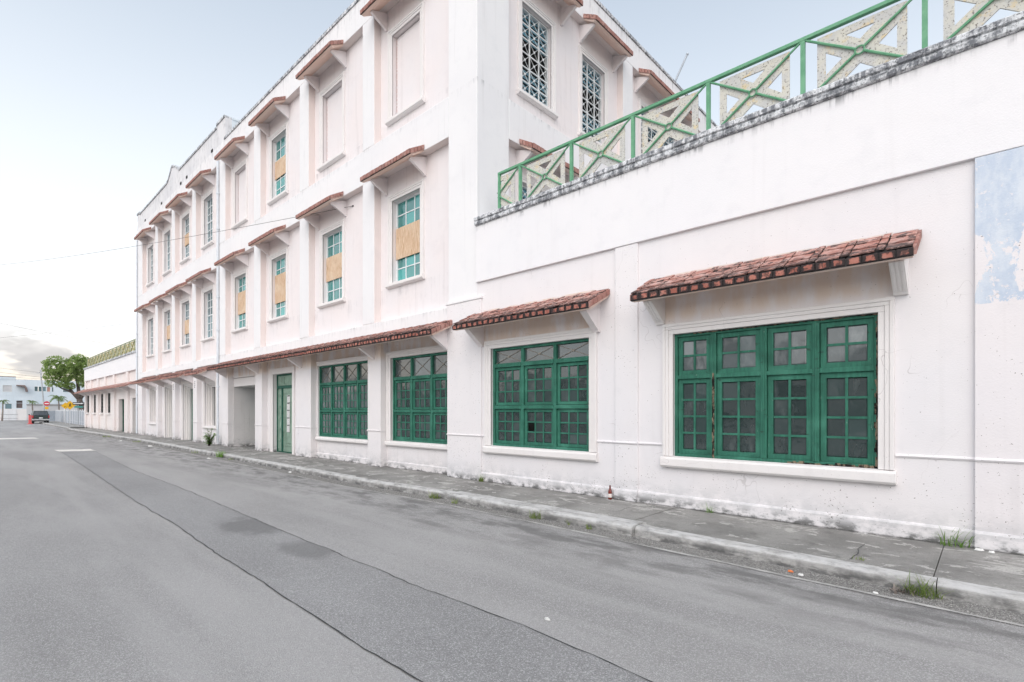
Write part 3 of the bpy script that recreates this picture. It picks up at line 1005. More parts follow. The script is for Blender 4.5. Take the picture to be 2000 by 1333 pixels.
    if top == 'bulk':
        build('roof_tiles', bulk, 'clay_tile_top', aw, kind='stuff')
    return aw


# ================================================================== GROUND
def structure(o, label=None):
    o['kind'] = 'structure'
    return o


def sheet(name, pts, z, mat, kind='structure', parent=None):
    m = MB()
    m.add([(x, y, z) for x, y in pts], [tuple(range(len(pts)))])
    o = skin(name, m, mat, parent)
    if parent is None:
        o['kind'] = kind
    return o


sheet('ground', [(-2500, -2500), (1500, -2500), (1500, 2500), (-2500, 2500)], -0.03, 'earth')

KERB = [(8.0, -2.05), (3.2, -1.86), (-0.35, -1.74), (-1.7, -1.68), (-3.33, -1.60), (-5.47, -1.53), (-7.1, -1.50), (-10.05, -1.60), (-14.0, -1.50),
        (-18.6, -1.40), (-23.5, -1.34), (-28.5, -1.25), (-34.5, -1.18), (-40.0, -1.25), (-46.0, -1.32), (-51.5, -1.38), (-57.0, -1.40)]


def kerb_y(x):
    for (x0, y0), (x1, y1) in zip(KERB, KERB[1:]):
        if x1 <= x <= x0:
            return y0 + (y1 - y0) * (x - x0) / (x1 - x0)
    return KERB[0][1] if x > 0 else KERB[-1][1]


sheet('road', [(12, -13.6), (12, -1.0), (-57, -1.0), (-60.5, -0.9), (-116, 0.0), (-122, 0.0), (-122, -13.6)], 0.0, 'old_asphalt')

# long resurfaced trench
PL = [(-27.33, -4.8), (-18.36, -5.09), (-11.18, -5.36), (-8.26, -5.41), (-6.63, -5.5), (-4.82, -5.55), (-3.98, -5.58), (-3.05, -5.61), (-2.2, -5.6), (4, -5.72)]
PR = [(-26.75, -3.82), (-16.71, -4.32), (-12.36, -4.36), (-10.04, -4.43), (-8.16, -4.51), (-7.05, -4.54), (-5.58, -4.58), (-4.57, -4.6), (-3.92, -4.63), (-2.54, -4.61), (-1.9, -4.64), (-1.46, -4.68), (4, -4.8)]


def wobble(line, step, amp, seed):
    out = []
    for (x0, y0), (x1, y1) in zip(line, line[1:]):
        k = max(1, int(math.hypot(x1 - x0, y1 - y0) / step))
        for i in range(k):
            t = i / k
            x, y = x0 + (x1 - x0) * t, y0 + (y1 - y0) * t
            out.append((x, y + amp * mnoise.noise(Vector((x * 1.7, seed, 0))) + amp * 0.6 * mnoise.noise(Vector((x * 7.0, seed, 3)))))
    out.append(line[-1])
    return out


WL, WR = wobble(PL, 0.12, 0.03, 1.0), wobble(PR, 0.12, 0.03, 5.0)
sheet('road_patch', WL + WR[::-1], 0.004, 'patch_asphalt')


def ribbon(name, line, w, z, mat, seed=0.0, parent=None, wn=0.5, kind='structure'):
    m = MB()
    vs, fs = [], []
    for i, (x, y) in enumerate(line):
        q = w * (1 + wn * mnoise.noise(Vector((x * 6.0, y * 6.0, seed))))
        vs += [(x, y - q / 2, z), (x, y + q / 2, z)]
    fs = [(2 * i, 2 * i + 1, 2 * i + 3, 2 * i + 2) for i in range(len(line) - 1)]
    m.add(vs, fs)
    o = skin(name, m, mat, parent)
    if parent is None:
        o['kind'] = kind
    return o


ribbon('road_seam', WL, 0.009, 0.008, 'crack_tar', 2.0, wn=0.9)
ribbon('road_seam', WR, 0.009, 0.008, 'crack_tar', 9.0, wn=0.9)
sheet('road_sun_patch', [(-27.9, -4.9), (-27.5, -3.8), (-26.2, -3.8), (-26.6, -4.85)], 0.008, 'sun_patch_paint')  # bands of sun on the road, painted as pale sheets
sheet('road_sun_patch', [(-42.6, -6.6), (-42.0, -4.5), (-40.2, -4.4), (-40.6, -6.5)], 0.004, 'sun_patch_paint')

gl = [(x, y - 0.17) for x, y in wobble(KERB, 0.25, 0.01, 3.0)]
ribbon('gutter', gl, 0.36, 0.003, 'gutter_grit', 4.0, wn=0.06)
ribbon('gutter_edge', [(x, y - 0.15) for x, y in gl], 0.045, 0.005, 'pale_concrete', 6.0, wn=0.9)

# kerb stones and pavement slabs
kerb = thing('kerb', (-24, -1.5, 0), None, None)
kerb['kind'] = 'structure'
kx = [8.0, 4.6, 2.3, -0.33, -3.31, -5.35, -7.05, -8.9, -10.4, -12.6, -15.2, -18.0, -20.4, -23.4, -26.4, -29.5, -32.5, -36.0, -39.5, -43.0, -46.5, -50.0, -53.5, -57.0]
for i, (xa, xb) in enumerate(zip(kx, kx[1:])):
    m = MB()
    heaved = -7.1 < xb and xa < -3.2                 # lengths lifted and pushed towards the road
    jog = rng.uniform(-0.02, 0.02) - (0.055 if heaved else 0)
    dz = rng.uniform(-0.010, 0.004) + (0.018 if heaved else 0)
    kw = 0.30 if heaved else 0.17
    xa2, xb2 = xa - 0.004, xb + 0.004
    N = 28
    rows = []
    for j in range(N + 1):
        x = xa2 + (xb2 - xa2) * j / N
        y = kerb_y(x) + jog
        e = 0.014 * mnoise.noise(Vector((x * 3, i, 0))) + 0.016 * max(0.0, mnoise.noise(Vector((x * 9, i, 4))))
        ch = 0.022 * max(0.0, mnoise.noise(Vector((x * 5.5, i, 9))) - 0.1)
        prof = [(y + e * 0.5, -0.02), (y + 0.012 + e, 0.06), (y + 0.022 + e + ch, 0.10 - ch), (y + 0.05 + e + ch * 2, 0.125 - ch), (y + kw, 0.133), (y + kw, -0.02)]
        rows.append([(x, py, pz + (dz if pz > 0 else 0)) for py, pz in prof])
    k = 6
    vs = [p for r_ in rows for p in r_]
    fs = [(j * k + q, (j + 1) * k + q, (j + 1) * k + (q + 1) % k, j * k + (q + 1) % k) for j in range(N) for q in range(k)]
    fs += [tuple(range(k)), tuple(N * k + q for q in range(k - 1, -1, -1))]
    m.add(vs, fs)
    build('kerb_stone', m, 'kerb_concrete', kerb)

pave = thing('pavement', (-24, -0.8, 0), None, None)
pave['kind'] = 'structure'
sx = [8.0, 2.9, -0.36, -3.5, -6.3, -7.15, -10.3, -13.0, -15.9, -18.7, -21.6, -24.4, -27.5, -30.6, -33.9, -37.2, -40.5, -44.0, -47.5, -51.0, -54.0, -57.0]
for i, (xa, xb) in enumerate(zip(sx, sx[1:])):
    g = 0.004
    sk = rng.uniform(-0.15, 0.15)
    z1 = 0.124 + rng.uniform(-0.004, 0.004)
    m = MB()
    pts = []
    for x, s in ((xa - g, -1), (xb + g, 1)):
        pts.append((x, s))
    xm = (xa + xb) / 2
    fa, fm, fb = kerb_y(xa) + 0.18, kerb_y(xm) + 0.18, kerb_y(xb) + 0.18
    base = [(xa - g, fa), (xm, fm), (xb + g, fb), (xb + g + sk * 0, 0.30), (xa - g, 0.30)]
    k = len(base)
    m.add([(x, y, z1) for x, y in base] + [(x, y, -0.02) for x, y in base], [tuple(range(k)), tuple(range(2 * k - 1, k - 1, -1))] + [(q, (q + 1) % k, k + (q + 1) % k, k + q) for q in range(k)])
    build('slab', m, 'pavement_concrete', pave)


def crack(name, x, y0, y1, z, seed, parent, w=0.02, mat='crack_tar'):
    m = MB()
    vs = []
    N = 14
    for i in range(N + 1):
        t = i / N
        yy = y0 + (y1 - y0) * t
        xx = x + 0.05 * mnoise.noise(Vector((t * 2.3, seed, 0))) + 0.02 * mnoise.noise(Vector((t * 9, seed, 0)))
        q = w * (0.5 + abs(mnoise.noise(Vector((t * 7, seed, 5)))))
        vs += [(xx - q / 2, yy, z), (xx + q / 2, yy, z)]
    m.add(vs, [(2 * i, 2 * i + 1, 2 * i + 3, 2 * i + 2) for i in range(N)])
    return skin(name, m, mat, parent)


crack('crack', -1.0, -1.45, -0.65, 0.1305, 3.3, pave, 0.009)
crack('crack', -4.0, -0.95, -0.3, 0.1305, 5.1, pave, 0.012)
crack('crack', -11.8, -1.3, -0.2, 0.1305, 6.4, pave, 0.015)
# pavement beyond the far wing, past the crossing
sheet('far_pavement', [(-60, -0.95), (-75, -0.75), (-112, -0.1), (-112, 14), (-60, 14)], 0.12, 'pavement_concrete')
m = MB()
m.prism([(0, -0.02), (0.0, 0.13), (-0.18, 0.13), (-0.18, -0.02)], 0, 1)
fk = MB()
line = [(-60, -0.95), (-75, -0.75), (-112, -0.1)]
vs = []
for x, y in line:
    vs += [(x, y - 0.1, -0.02), (x, y - 0.1, 0.135), (x, y + 0.08, 0.135), (x, y + 0.08, -0.02)]
fk.add(vs, [(i * 4 + q, (i + 1) * 4 + q, (i + 1) * 4 + (q + 1) % 4, i * 4 + (q + 1) % 4) for i in range(2) for q in range(4)] + [(0, 1, 2, 3), (11, 10, 9, 8)])
structure(build('far_kerb', fk, 'kerb_concrete'))

# ================================================================== RIGHT WING (single storey)
wing = thing('street_wing', (-3.5, 0, 0.13), 'single-storey whitewashed wing on the right with two tiled window awnings and green windows', 'building')
BW = (-3.545, -0.965, 0.905, 2.775)      # big window opening
W2 = (-7.52, -5.09, 0.885, 2.88)
m = MB(FRONT).wall(-7.95, 8.0, 0.10, 4.36, 0.0, [(*BW, 0.13), (*W2, 0.13)])
skin('wall', m, 'wing_render', wing)
m = MB()
m.box(-7.94, 8.0, -0.3, 0.05, 4.315, 5.50)
build('fascia', m, 'fascia_render', wing, bevel=0.008)
m = MB()
m.prism([(-0.35, 5.50), (0.075, 5.50), (0.095, 5.515), (0.10, 5.56), (0.085, 5.585), (0.11, 5.60), (0.11, 5.655), (0.09, 5.675), (-0.35, 5.69)], -7.935, 8.0)
build('coping', m, 'mouldy_coping', wing)
m = MB()
m.box(-7.9, 8.0, -9.0, -0.36, 5.2, 5.4)
build('roof', m, 'roof_felt', wing)
m = MB()
m.box(7.9, 8.0, -9.0, -0.01, 0.1, 5.3)
m.box(-7.9, 7.9, -9.1, -9.0, 0.1, 5.3)
build('back_wall', m, 'fascia_render', wing)
m = MB()
m.box(-4.56, -4.14, -0.02, 0.035, 0.1, 4.312)
build('pilaster', m, 'wing_render', wing, bevel=0.008)
m = MB()
m.box(-0.11, 0.95, -0.02, 0.045, 0.1, 4.312)
build('pilaster', m, 'blue_pilaster', wing, bevel=0.006, label='pilaster with flaking pale blue paint on its upper half')
m = MB()
m.prism([(-0.02, 4.20), (0.02, 4.20), (0.02, 4.312), (-0.02, 4.312)], -7.9, -4.565)
for (a0, a1, n) in ((-7.79, -7.68, 0.0), (-4.93, -4.56, 0.0), (-4.56, -4.14, 0.035), (-4.14, -3.71, 0.0), (-0.80, -0.11, 0.0), (-0.11, 0.95, 0.045), (0.95, 8.0, 0.0)):
    m2 = MB()
    m2.prism([(n - 0.01, 1.055), (n + 0.012, 1.06), (n + 0.022, 1.078), (n + 0.012, 1.096), (n - 0.01, 1.10)], a0, a1)
    build('dado_strip', m2, 'wing_render', wing)
m = MB()
for (a0, a1, n) in ((-7.79, -4.56, 0.0), (-4.56, -4.14, 0.035), (-4.14, -0.11, 0.0), (-0.11, 0.95, 0.045), (0.95, 8.0, 0.0)):
    m.prism([(n - 0.01, 0.1), (n + 0.03, 0.1), (n + 0.03, 0.29), (n + 0.018, 0.312), (n - 0.01, 0.318)], a0, a1)
build('plinth', m, 'wing_render', wing)

# nine-light window
w2 = green_window(FRONT, wing, *W2, -0.075, 3, 2.53, 1.68, missing={1: {(0, 1)}})
surround(FRONT, w2, *W2, 0.165, 0.0, 0.05, bottom=False, sillw=0.16)
# large weathered window: four lights of 2 x 2 over 2 x 4
a0, a1, z0, z1 = BW
n = -0.07
m = MB()
fw = 0.045
m.ring(a0, a1, z0, z1, fw, n - 0.06, n + 0.03)
cols = [a0 + fw, -2.95, -2.26, -1.63, a1 - fw]
zt = 2.115
for c in cols[1:-1]:
    m.box(c - 0.04, c + 0.04, n - 0.055, n + 0.035, z0 + fw, z1 - fw)
    m.box(c - 0.012, c + 0.012, n + 0.035, n + 0.045, z0 + fw, z1 - fw)
for i in range(4):
    l = cols[i] + (0.04 if i else 0)
    r = cols[i + 1] - (0.04 if i < 3 else 0)
    m.box(l, r, n - 0.05, n + 0.03, zt - 0.03, zt + 0.03)
bw = build('window', m, 'weathered_green_wood', wing, bevel=0.004, label='large weathered green window of four lights with a rotten right jamb')
for i in range(4):
    l = cols[i] + (0.048 if i else 0.006)
    r = cols[i + 1] - (0.048 if i < 3 else 0.006)
    sash(FRONT, bw, l, r, zt + 0.032, z1 - fw - 0.002, 2, 2, n, 'weathered_green_wood', 'smoky_glass', 0.065, 0.03, 0.045)
    sash(FRONT, bw, l, r, z0 + fw + 0.002, zt - 0.032, 2, 4, n, 'weathered_green_wood', 'dark_glass', 0.065, 0.03, 0.045)
jag = random.Random(11)
m = MB()
zz = 0.93
while zz < 2.70:                                   # crumbling right jamb
    h = jag.uniform(0.02, 0.07)
    w = jag.uniform(0.016, 0.046) * (1.0 if zz < 2.2 else 0.7)
    m.box(a1 - w, a1 - 0.001, n + 0.028, n + 0.036 + jag.uniform(0, 0.012), zz, zz + h)
    zz += h
zz = a1 - 1.0
while zz < a1 - 0.05:                              # black rot along the bottom rail
    h = jag.uniform(0.03, 0.09)
    m.box(zz, zz + h, n + 0.028, n + 0.037, z0 + 0.001, z0 + jag.uniform(0.012, 0.042))
    zz += h
zz = a0 + 0.3
while zz < a1 - 0.05:                              # decayed strip under the head
    h = jag.uniform(0.03, 0.10)
    m.box(zz, zz + h, n + 0.028, n + 0.037, z1 - jag.uniform(0.004, 0.022), z1 - 0.001)
    zz += h
build('rotten_wood', m, 'rotten', bw, kind='stuff')
m = MB()
zz = 0.93
while zz < 2.1:
    h = jag.uniform(0.02, 0.08)
    m.box(-2.962 + jag.uniform(-0.004, 0.004), -2.938 + jag.uniform(-0.008, 0.008), n + 0.030, n + 0.047, zz, zz + h)
    zz += h
build('rotten_wood', m, 'rotten', bw, kind='stuff')
surround(FRONT, bw, *BW, 0.16, 0.0, 0.055, bottom=False, sillw=0.17)
awning(FRONT, wing, -3.93, -0.575, 3.67, 3.335, 0.62, 0.095, [(-3.75, 0.14), (-0.745, 0.14)], 0.14, 0.0, 2.945, single=True, top='single', br_n=0.44, ribs=True)
awning(FRONT, wing, -8.02, -4.69, 3.66, 3.345, 0.62, 0.095, [(-7.80, 0.13), (-4.93, 0.13)], 0.13, 0.0, 2.945, single=True, top='single', br_n=0.42)

# ================================================================== MAIN BUILDING (three storeys)
main = thing('main_building', (-23.4, 0.2, 0.13), 'three-storey pale pink building with rows of tiled window hoods and boarded green windows', 'building')
PIERS = [(-12.51, -11.93), (-16.34, -15.70), (-20.15, -19.54), (-24.12, -23.21), (-27.70, -27.15), (-31.2, -30.6), (-34.5, -33.95), (-38.91, -37.58)]
WX = [p[1] + 0.55 for p in PIERS]                     # left jamb of the upper windows
UW = 1.20
Z2, Z3 = (4.93, 7.06), (9.21, 11.37)
GFH = [(-11.45, -9.02, 0.82, 2.98, 0.16), (-15.5, -12.45, 0.80, 3.0, 0.16), (-18.89, -17.3, 0.124, 2.91, 0.16), (-22.91, -20.1, 0.124, 2.95, 1.1),
       (-26.5, -25.0, 0.92, 2.93, 0.36), (-29.95, -28.25, 0.124, 2.95, 0.36), (-33.25, -31.85, 0.124, 2.93, 0.36), (-36.5, -35.2, 0.92, 2.93, 0.36)]
skin('wall', MB(FRONT).wall(-38.9, -7.96, 0.10, 3.92, -0.2, GFH), 'lower_render', main)
holes = [(x, x + UW, *Z2, 0.17) for x in WX] + [(x, x + UW, *Z3, 0.17) for x in WX]
skin('wall', MB(FRONT).wall(-38.9, -7.96, 3.92, 12.2, -0.2, holes), 'pink_render', main)
for z0, z1, nm in ((3.62, 3.93, 'belt_course'), (7.76, 8.67, 'belt_course'), (12.12, 12.90, 'parapet')):
    m = MB()
    m.box(-38.91, -7.95 if z0 > 12 else -8.89, -0.25, 0.0, z0, z1)
    reveal(build(nm, m, 'white_render', main, bevel=0.012), FRONT, True)
m = MB()
m.box(-23.3, -7.93, -0.27, 0.03, 12.90, 12.985)
build('coping', m, 'mouldy_coping', main)
m = MB()
m.box(-8.89, -7.95, -0.99, 0.0, 3.90, 12.12)
build('corner_pier', m, 'white_render', main, bevel=0.012)
for (x0, x1) in PIERS:
    for z0, z1 in ((3.93, 7.76), (8.67, 12.12)):
        m = MB()
        m.box(x0, x1, -0.21, 0.0, z0, z1)
        reveal(build('pier', m, 'white_render', main, bevel=0.012), FRONT)
for (x0, x1) in [(-12.26, -11.63), (-16.64, -15.56), (-20.05, -19.42), (-23.62, -22.91), (-27.55, -27.0), (-31.05, -30.6), (-34.4, -33.95), (-38.91, -37.7)]:
    m = MB()
    m.box(x0, x1, -0.21, 0.0, 0.1, 3.62)
    build('pier', m, 'lower_render', main, bevel=0.012)
    m = MB()
    m.prism([(-0.01, 1.055), (0.012, 1.06), (0.02, 1.078), (0.012, 1.096), (-0.01, 1.10)], x0 - 0.004, x1 + 0.004)
    m.box(x1 + 0.001, x1 + 0.018, -0.2, 0.0, 1.06, 1.096)
    build('dado_strip', m, 'lower_render', main)
m = MB()
m.box(-8.89, -7.79, -0.21, 0.04, 0.1, 3.96)
build('corner_pier', m, 'wing_render', main, bevel=0.012)
m = MB()
m.box(-8.93, -7.77, -0.21, 0.055, 3.96, 4.03)
build('pier_cap', m, 'white_render', main, bevel=0.012)
m = MB()
m.prism([(0.03, 1.055), (0.05, 1.06), (0.06, 1.078), (0.05, 1.096), (0.03, 1.10)], -8.89, -7.785)
build('dado_strip', m, 'wing_render', main)
for (a0, a1) in ((-11.63, -8.895), (-15.56, -12.265), (-27.0, -23.63), (-37.7, -34.41)):
    m = MB()
    m.prism([(-0.21, 0.1), (-0.175, 0.1), (-0.175, 0.27), (-0.19, 0.29), (-0.21, 0.29)], a0, a1)
    build('plinth', m, 'lower_render', main)

# side wall over the wing roof
SH = [(1.64, 2.76, *Z3, 0.17), (4.10, 5.22, *Z3, 0.17), (7.35, 9.95, *Z3, 0.17), (1.64, 2.76, *Z2, 0.17), (4.10, 5.22, *Z2, 0.17), (7.35, 9.95, *Z2, 0.17)]
skin('wall', MB(SIDE).wall(0.95, 13.9, 5.0, 12.2, -0.2, SH), 'pink_render', main)
for z0, z1, nm in ((7.76, 8.67, 'belt_course'), (12.12, 12.90, 'parapet')):
    m = MB(SIDE)
    m.box(0.252 if z0 > 12 else 0.99, 13.95, -0.25, 0.0, z0, z1)
    reveal(build(nm, m, 'white_render', main, bevel=0.012), SIDE, True)
m = MB(SIDE)
m.box(-0.02, 13.97, -0.27, 0.03, 12.905, 12.99)
build('coping', m, 'mouldy_coping', main)
for (y0, y1) in ((5.93, 6.5), (11.9, 13.95)):
    for z0, z1 in ((5.0, 7.76), (8.67, 12.12)):
        m = MB(SIDE)
        m.box(y0, y1, -0.21, 0.0, z0, z1)
        reveal(build('pier', m, 'white_render', main, bevel=0.012), SIDE)
m = MB(FRONT)
m.box(-38.85, -8.2, -13.9, -0.3, 12.2, 12.4)
build('roof', m, 'roof_felt', main)
m = MB(FRONT)
m.box(-38.9, -38.7, -13.9, -0.25, 0.1, 12.2)
m.box(-38.7, -8.2, -13.95, -13.8, 0.1, 12.2)
build('back_wall', m, 'pink_render', main)

# raised curved parapet of the far half
prof = [(-38.91, 12.90), (-23.3, 12.90), (-23.3, 13.85), (-24.25, 13.85), (-24.25, 13.72), (-29.9, 13.72)]
hump = []
for i in range(9):
    t = i / 8
    hump.append((-30.0 - 1.25 * t, 13.78 + 0.52 * math.sin(t * math.pi / 2)))
for i in range(1, 9):
    t = i / 8
    hump.append((-31.25 - 1.05 * t, 13.72 + 0.58 * (1 - math.sin(t * math.pi / 2))))
prof += hump + [(-38.3, 13.68), (-38.3, 13.80), (-38.91, 13.80)]
m = MB()
m.plate(prof, -0.28, -0.02)
build('curved_parapet', m, 'grey_parapet', main)
m = MB()
cap = [(-23.3, 13.85), (-24.25, 13.85), (-24.27, 13.72), (-29.9, 13.72)] + hump + [(-38.3, 13.68), (-38.31, 13.80), (-38.95, 13.80)]
for (p, q) in zip(cap, cap[1:]):
    m.plate([p, q, (q[0], q[1] + 0.085), (p[0], p[1] + 0.085)], -0.30, 0.02)
build('coping', m, 'mouldy_coping', main)
m = MB()
m.box(-24.2, -23.29, -1.1, -0.28, 12.9, 13.85)
m.box(-24.22, -23.27, -1.12, -0.28, 13.85, 13.93)
build('parapet_pedestal', m, 'sky_blue_wall', main)
m = MB()
for x in (-24.9, -28.6, -29.6, -33.2, -36.9):
    m.box(x - 0.10, x + 0.10, -0.01, 0.004, 12.93, 13.05)
build('scupper', m, 'black_void', main)

# ground-floor windows
w1 = green_window(FRONT, main, *GFH[0][:4], -0.28, 3, 2.44, 1.60)
surround(FRONT, w1, *GFH[0][:4], 0.165, -0.2, 0.05, bottom=False, right=False, sillw=0.13)
wq = green_window(FRONT, main, *GFH[1][:4], -0.28, 4, 2.44, 1.60, glassm='smoky_glass')
surround(FRONT, wq, *GFH[1][:4], 0.14, -0.2, 0.06, left=False, right=False, bottom=False, sillw=0.12)

# green entrance door with a carved side panel
a0, a1, z0, z1 = GFH[2][:4]
n = -0.34
m = MB()
m.ring(a0, a1, z0, z1, 0.06, n - 0.06, n + 0.02, wb=0.04)
m.box(a0 + 0.06, a1 - 0.06, n - 0.05, n + 0.03, 2.40, 2.50)
m.box(a0 + 0.42, a0 + 0.50, n - 0.05, n + 0.03, z0 + 0.04, 2.40)
door = build('door', m, 'dark_green_wood', main, label='pale green panelled entrance door covered with paper notices')
m = MB()
m.box(a0 + 0.06, a1 - 0.06, n - 0.03, n - 0.01, 2.50, z1 - 0.06)
m.box(a0 + 0.10, a0 + 0.62, n - 0.01, n + 0.005, 2.55, z1 - 0.11)
build('transom_panel', m, 'pale_green_wood', door)
m = MB()
m.box(a0 + 0.06, a0 + 0.42, n - 0.04, n - 0.015, z0 + 0.04, 2.40)
m.ring(a0 + 0.10, a0 + 0.38, z0 + 0.12, 2.34, 0.05, n - 0.015, n + 0.008)
for i in range(5):
    zc = 0.55 + i * 0.40
    m.box(a0 + 0.16, a0 + 0.32, n - 0.015, n + 0.02, zc - 0.035, zc + 0.035)
    m.box(a0 + 0.21, a0 + 0.27, n + 0.02, n + 0.035, zc - 0.02, zc + 0.02)
build('side_panel', m, 'pale_green_wood', door, bevel=0.004)
m = MB()
dl, dr = a0 + 0.50, a1 - 0.06
m.box(dl, dr, n - 0.05, n - 0.01, z0 + 0.04, 2.40)
m.ring(dl + 0.10, dr - 0.10, z0 + 0.24, 2.26, 0.035, n - 0.01, n + 0.012)
m.ring(dl + 0.20, dr - 0.20, z0 + 0.34, 2.16, 0.03, n - 0.01, n + 0.008)
build('door_leaf', m, 'pale_green_wood', door, bevel=0.004)
m = MB()
m.bar(FRONT.pt(dr - 0.05, n - 0.01, 1.05), FRONT.pt(dr - 0.05, n + 0.05, 1.05), 0.028, 10)
m.box(dr - 0.075, dr - 0.025, n - 0.01, n - 0.002, 0.95, 1.15)
build('handle', m, 'dark_metal', door)
surround(FRONT, door, a0, a1, z0, z1, 0.2, -0.2, 0.05, sill=False, bottom=False)

# alcove: inner walls and the dark doorway at the back
m = MB()
m.box(-22.9, -20.11, -1.32, -1.29, 0.12, 2.95)
ab = build('alcove_door', m, 'dark_green_wood', main)
m = MB()
m.box(-22.909, -22.89, -1.28, -0.21, 0.125, 2.945)
build('alcove_wall', m, 'alcove_render', main)
m = MB()
m.box(-22.89, -20.15, -1.28, -0.22, 2.60, 2.93)
build('alcove_lintel', m, 'trim_render', main)

# deep stepped reveals of the far bays
for i, (a0, a1, z0, z1, dp) in enumerate(GFH[4:]):
    m = MB()
    is_door = z0 < 0.5
    for s in range(3):
        w = 0.075
        o = s * w
        m.box(a0 + o, a0 + o + w, -0.56, -0.24 - s * 0.09, z0, z1 - o)
        m.box(a1 - o - w, a1 - o, -0.56, -0.24 - s * 0.09, z0, z1 - o)
        m.box(a0 + o + w, a1 - o - w, -0.56, -0.24 - s * 0.09, z1 - o - w, z1 - o)
    wn_ = build('door' if is_door else 'window', m, 'trim_render', main)
    m = MB()
    m.box(a0 + 0.225, a1 - 0.225, -0.55, -0.52, z0, z1 - 0.225)
    build('leaf' if is_door else 'pane', m, 'dark_green_wood' if is_door else 'dark_glass', wn_)
    surround(FRONT, wn_, a0, a1, z0, z1, 0.15, -0.2, 0.05, sill=not is_door, bottom=False, sillw=0.13)

# upper windows
TY2 = [('win', (5.55, 6.36), 'teal_glass'), ('win', (5.62, 6.36), 'teal_glass'), ('win', (5.48, 6.50), 'teal_glass'), ('win', (5.55, 6.45), 'teal_glass'),
       ('win', None, 'grey_glass'), ('win', (5.5, 6.2), 'grey_glass'), ('win', (5.55, 6.3), 'grey_glass'), ('win', None, 'grey_glass')]
TY3 = [('blocked', None, ''), ('blocked', None, ''), ('win', (9.98, 10.62), 'teal_glass'), ('blocked', None, ''),
       ('win', None, 'grey_glass'), ('win', (10.0, 10.55), 'grey_glass'), ('win', None, 'grey_glass'), ('win', None, 'grey_glass')]
for i, x in enumerate(WX):
    k, b, g = TY2[i]
    upper_window(FRONT, main, x, x + UW, *Z2, -0.2, k, b, g, detail=i < 4)
    k, b, g = TY3[i]
    upper_window(FRONT, main, x, x + UW, *Z3, -0.2, k, b, g, detail=i < 4)


def grille_window(T, parent, a0, a1, z0, z1, n, cols=3, rows=6):
    wn = n - 0.12
    f = MB(T)
    f.ring(a0, a1, z0, z1, 0.035, wn - 0.06, wn)
    win = build('window', f, 'white_frame', parent)
    g = MB(T)
    ia0, ia1, iz0, iz1 = a0 + 0.035, a1 - 0.035, z0 + 0.035, z1 - 0.035
    cw, rh = (ia1 - ia0) / cols, (iz1 - iz0) / rows
    gn = wn + 0.03
    for i in range(cols + 1):
        g.box(ia0 + i * cw - 0.014, ia0 + i * cw + 0.014, gn - 0.012, gn + 0.012, iz0, iz1)
    for j in range(rows + 1):
        g.box(ia0, ia1, gn - 0.010, gn + 0.010, iz0 + j * rh - 0.014, iz0 + j * rh + 0.014)
    for i in range(cols):
        for j in range(rows):
            x0, x1, y0, y1 = ia0 + i * cw, ia0 + (i + 1) * cw, iz0 + j * rh, iz0 + (j + 1) * rh
            for s in (0, 1):
                g.bar(T.pt(x0, gn, y1 if s else y0), T.pt(x1, gn, y0 if s else y1), 0.007, 4)
            c = T.pt((x0 + x1) / 2, gn, (y0 + y1) / 2)
            g.bar(c - T.n * 0.012, c + T.n * 0.014, 0.028, 8)
    build('grille', g, 'grille_white', win)
    for j in range(rows):
        q0, q1 = iz0 + j * rh, iz0 + (j + 1) * rh
        if j in (2, 3):
            m = MB(T)
            m.box(ia0, ia1, wn - 0.3, wn - 0.28, q0, q1)
            build('dark_opening', m, 'black_void', win)
            continue
        for s in range(3):        # tilted louvre blades
            zz = q0 + (s + 0.5) * rh / 3
            m = MB(T)
            m.prism([(wn - 0.055, zz + 0.06), (wn - 0.015, zz - 0.055), (wn - 0.019, zz - 0.057), (wn - 0.059, zz + 0.058)], ia0, ia1)
            build('louvre', m, 'louvre_glass', win)
    surround(T, win, a0, a1, z0, z1, 0.15, n, 0.05, sill=False, bottom=False)
    m = MB(T)
    m.prism([(n - 0.12, z0), (n + 0.05, z0 - 0.015), (n + 0.11, z0 - 0.03), (n + 0.11, z0 - 0.10), (n + 0.06, z0 - 0.135), (n - 0.12, z0 - 0.135)], a0 - 0.18, a1 + 0.18)
    build('sill', m, 'trim_render', win, bevel=0.006)
    return win


for h in SH:
    grille_window(SIDE, main, *h[:4], -0.2, cols=3 if h[1] - h[0] < 2 else 6)

# hoods
for i, (x0, x1) in enumerate(PIERS):
    l, r = WX[i] - 0.62, WX[i] + UW + 0.42
    for zb in (7.90, 12.24):
        near = (i < 2 and zb < 8) or (i < 2)
        awning(FRONT, main, l + 0.05, r - 0.02, zb, zb - 0.235, 0.40, 0.115, [(l + 0.36, 0.07), (r - 0.22, 0.07)], 0.07, -0.2, zb - 0.62, pitch=0.13,
               single=near, top='none', tmat='clay_tile_clean', br_n=0.27)
for (y0, y1) in ((1.35, 3.30), (3.9, 5.8), (6.87, 10.46)):
    for zb in (7.90, 12.24):
        awning(SIDE, main, y0, y1, zb, zb - 0.235, 0.40, 0.115, [(y0 + 0.12, 0.07), (y1 - 0.12, 0.07)], 0.07, -0.2, zb - 0.62, pitch=0.13,
               single=False, top='none', tmat='clay_tile_clean', br_n=0.27)
awning(FRONT, main, -23.40, -8.72, 3.63, 3.345, 0.62, 0.105, [(-8.93, 0.10), (-11.95, 0.10), (-16.2, 0.10), (-19.75, 0.10), (-23.1, 0.10)], 0.10, 0.0, 2.97, pitch=0.135,
       single=True, top='bulk', br_n=0.44)
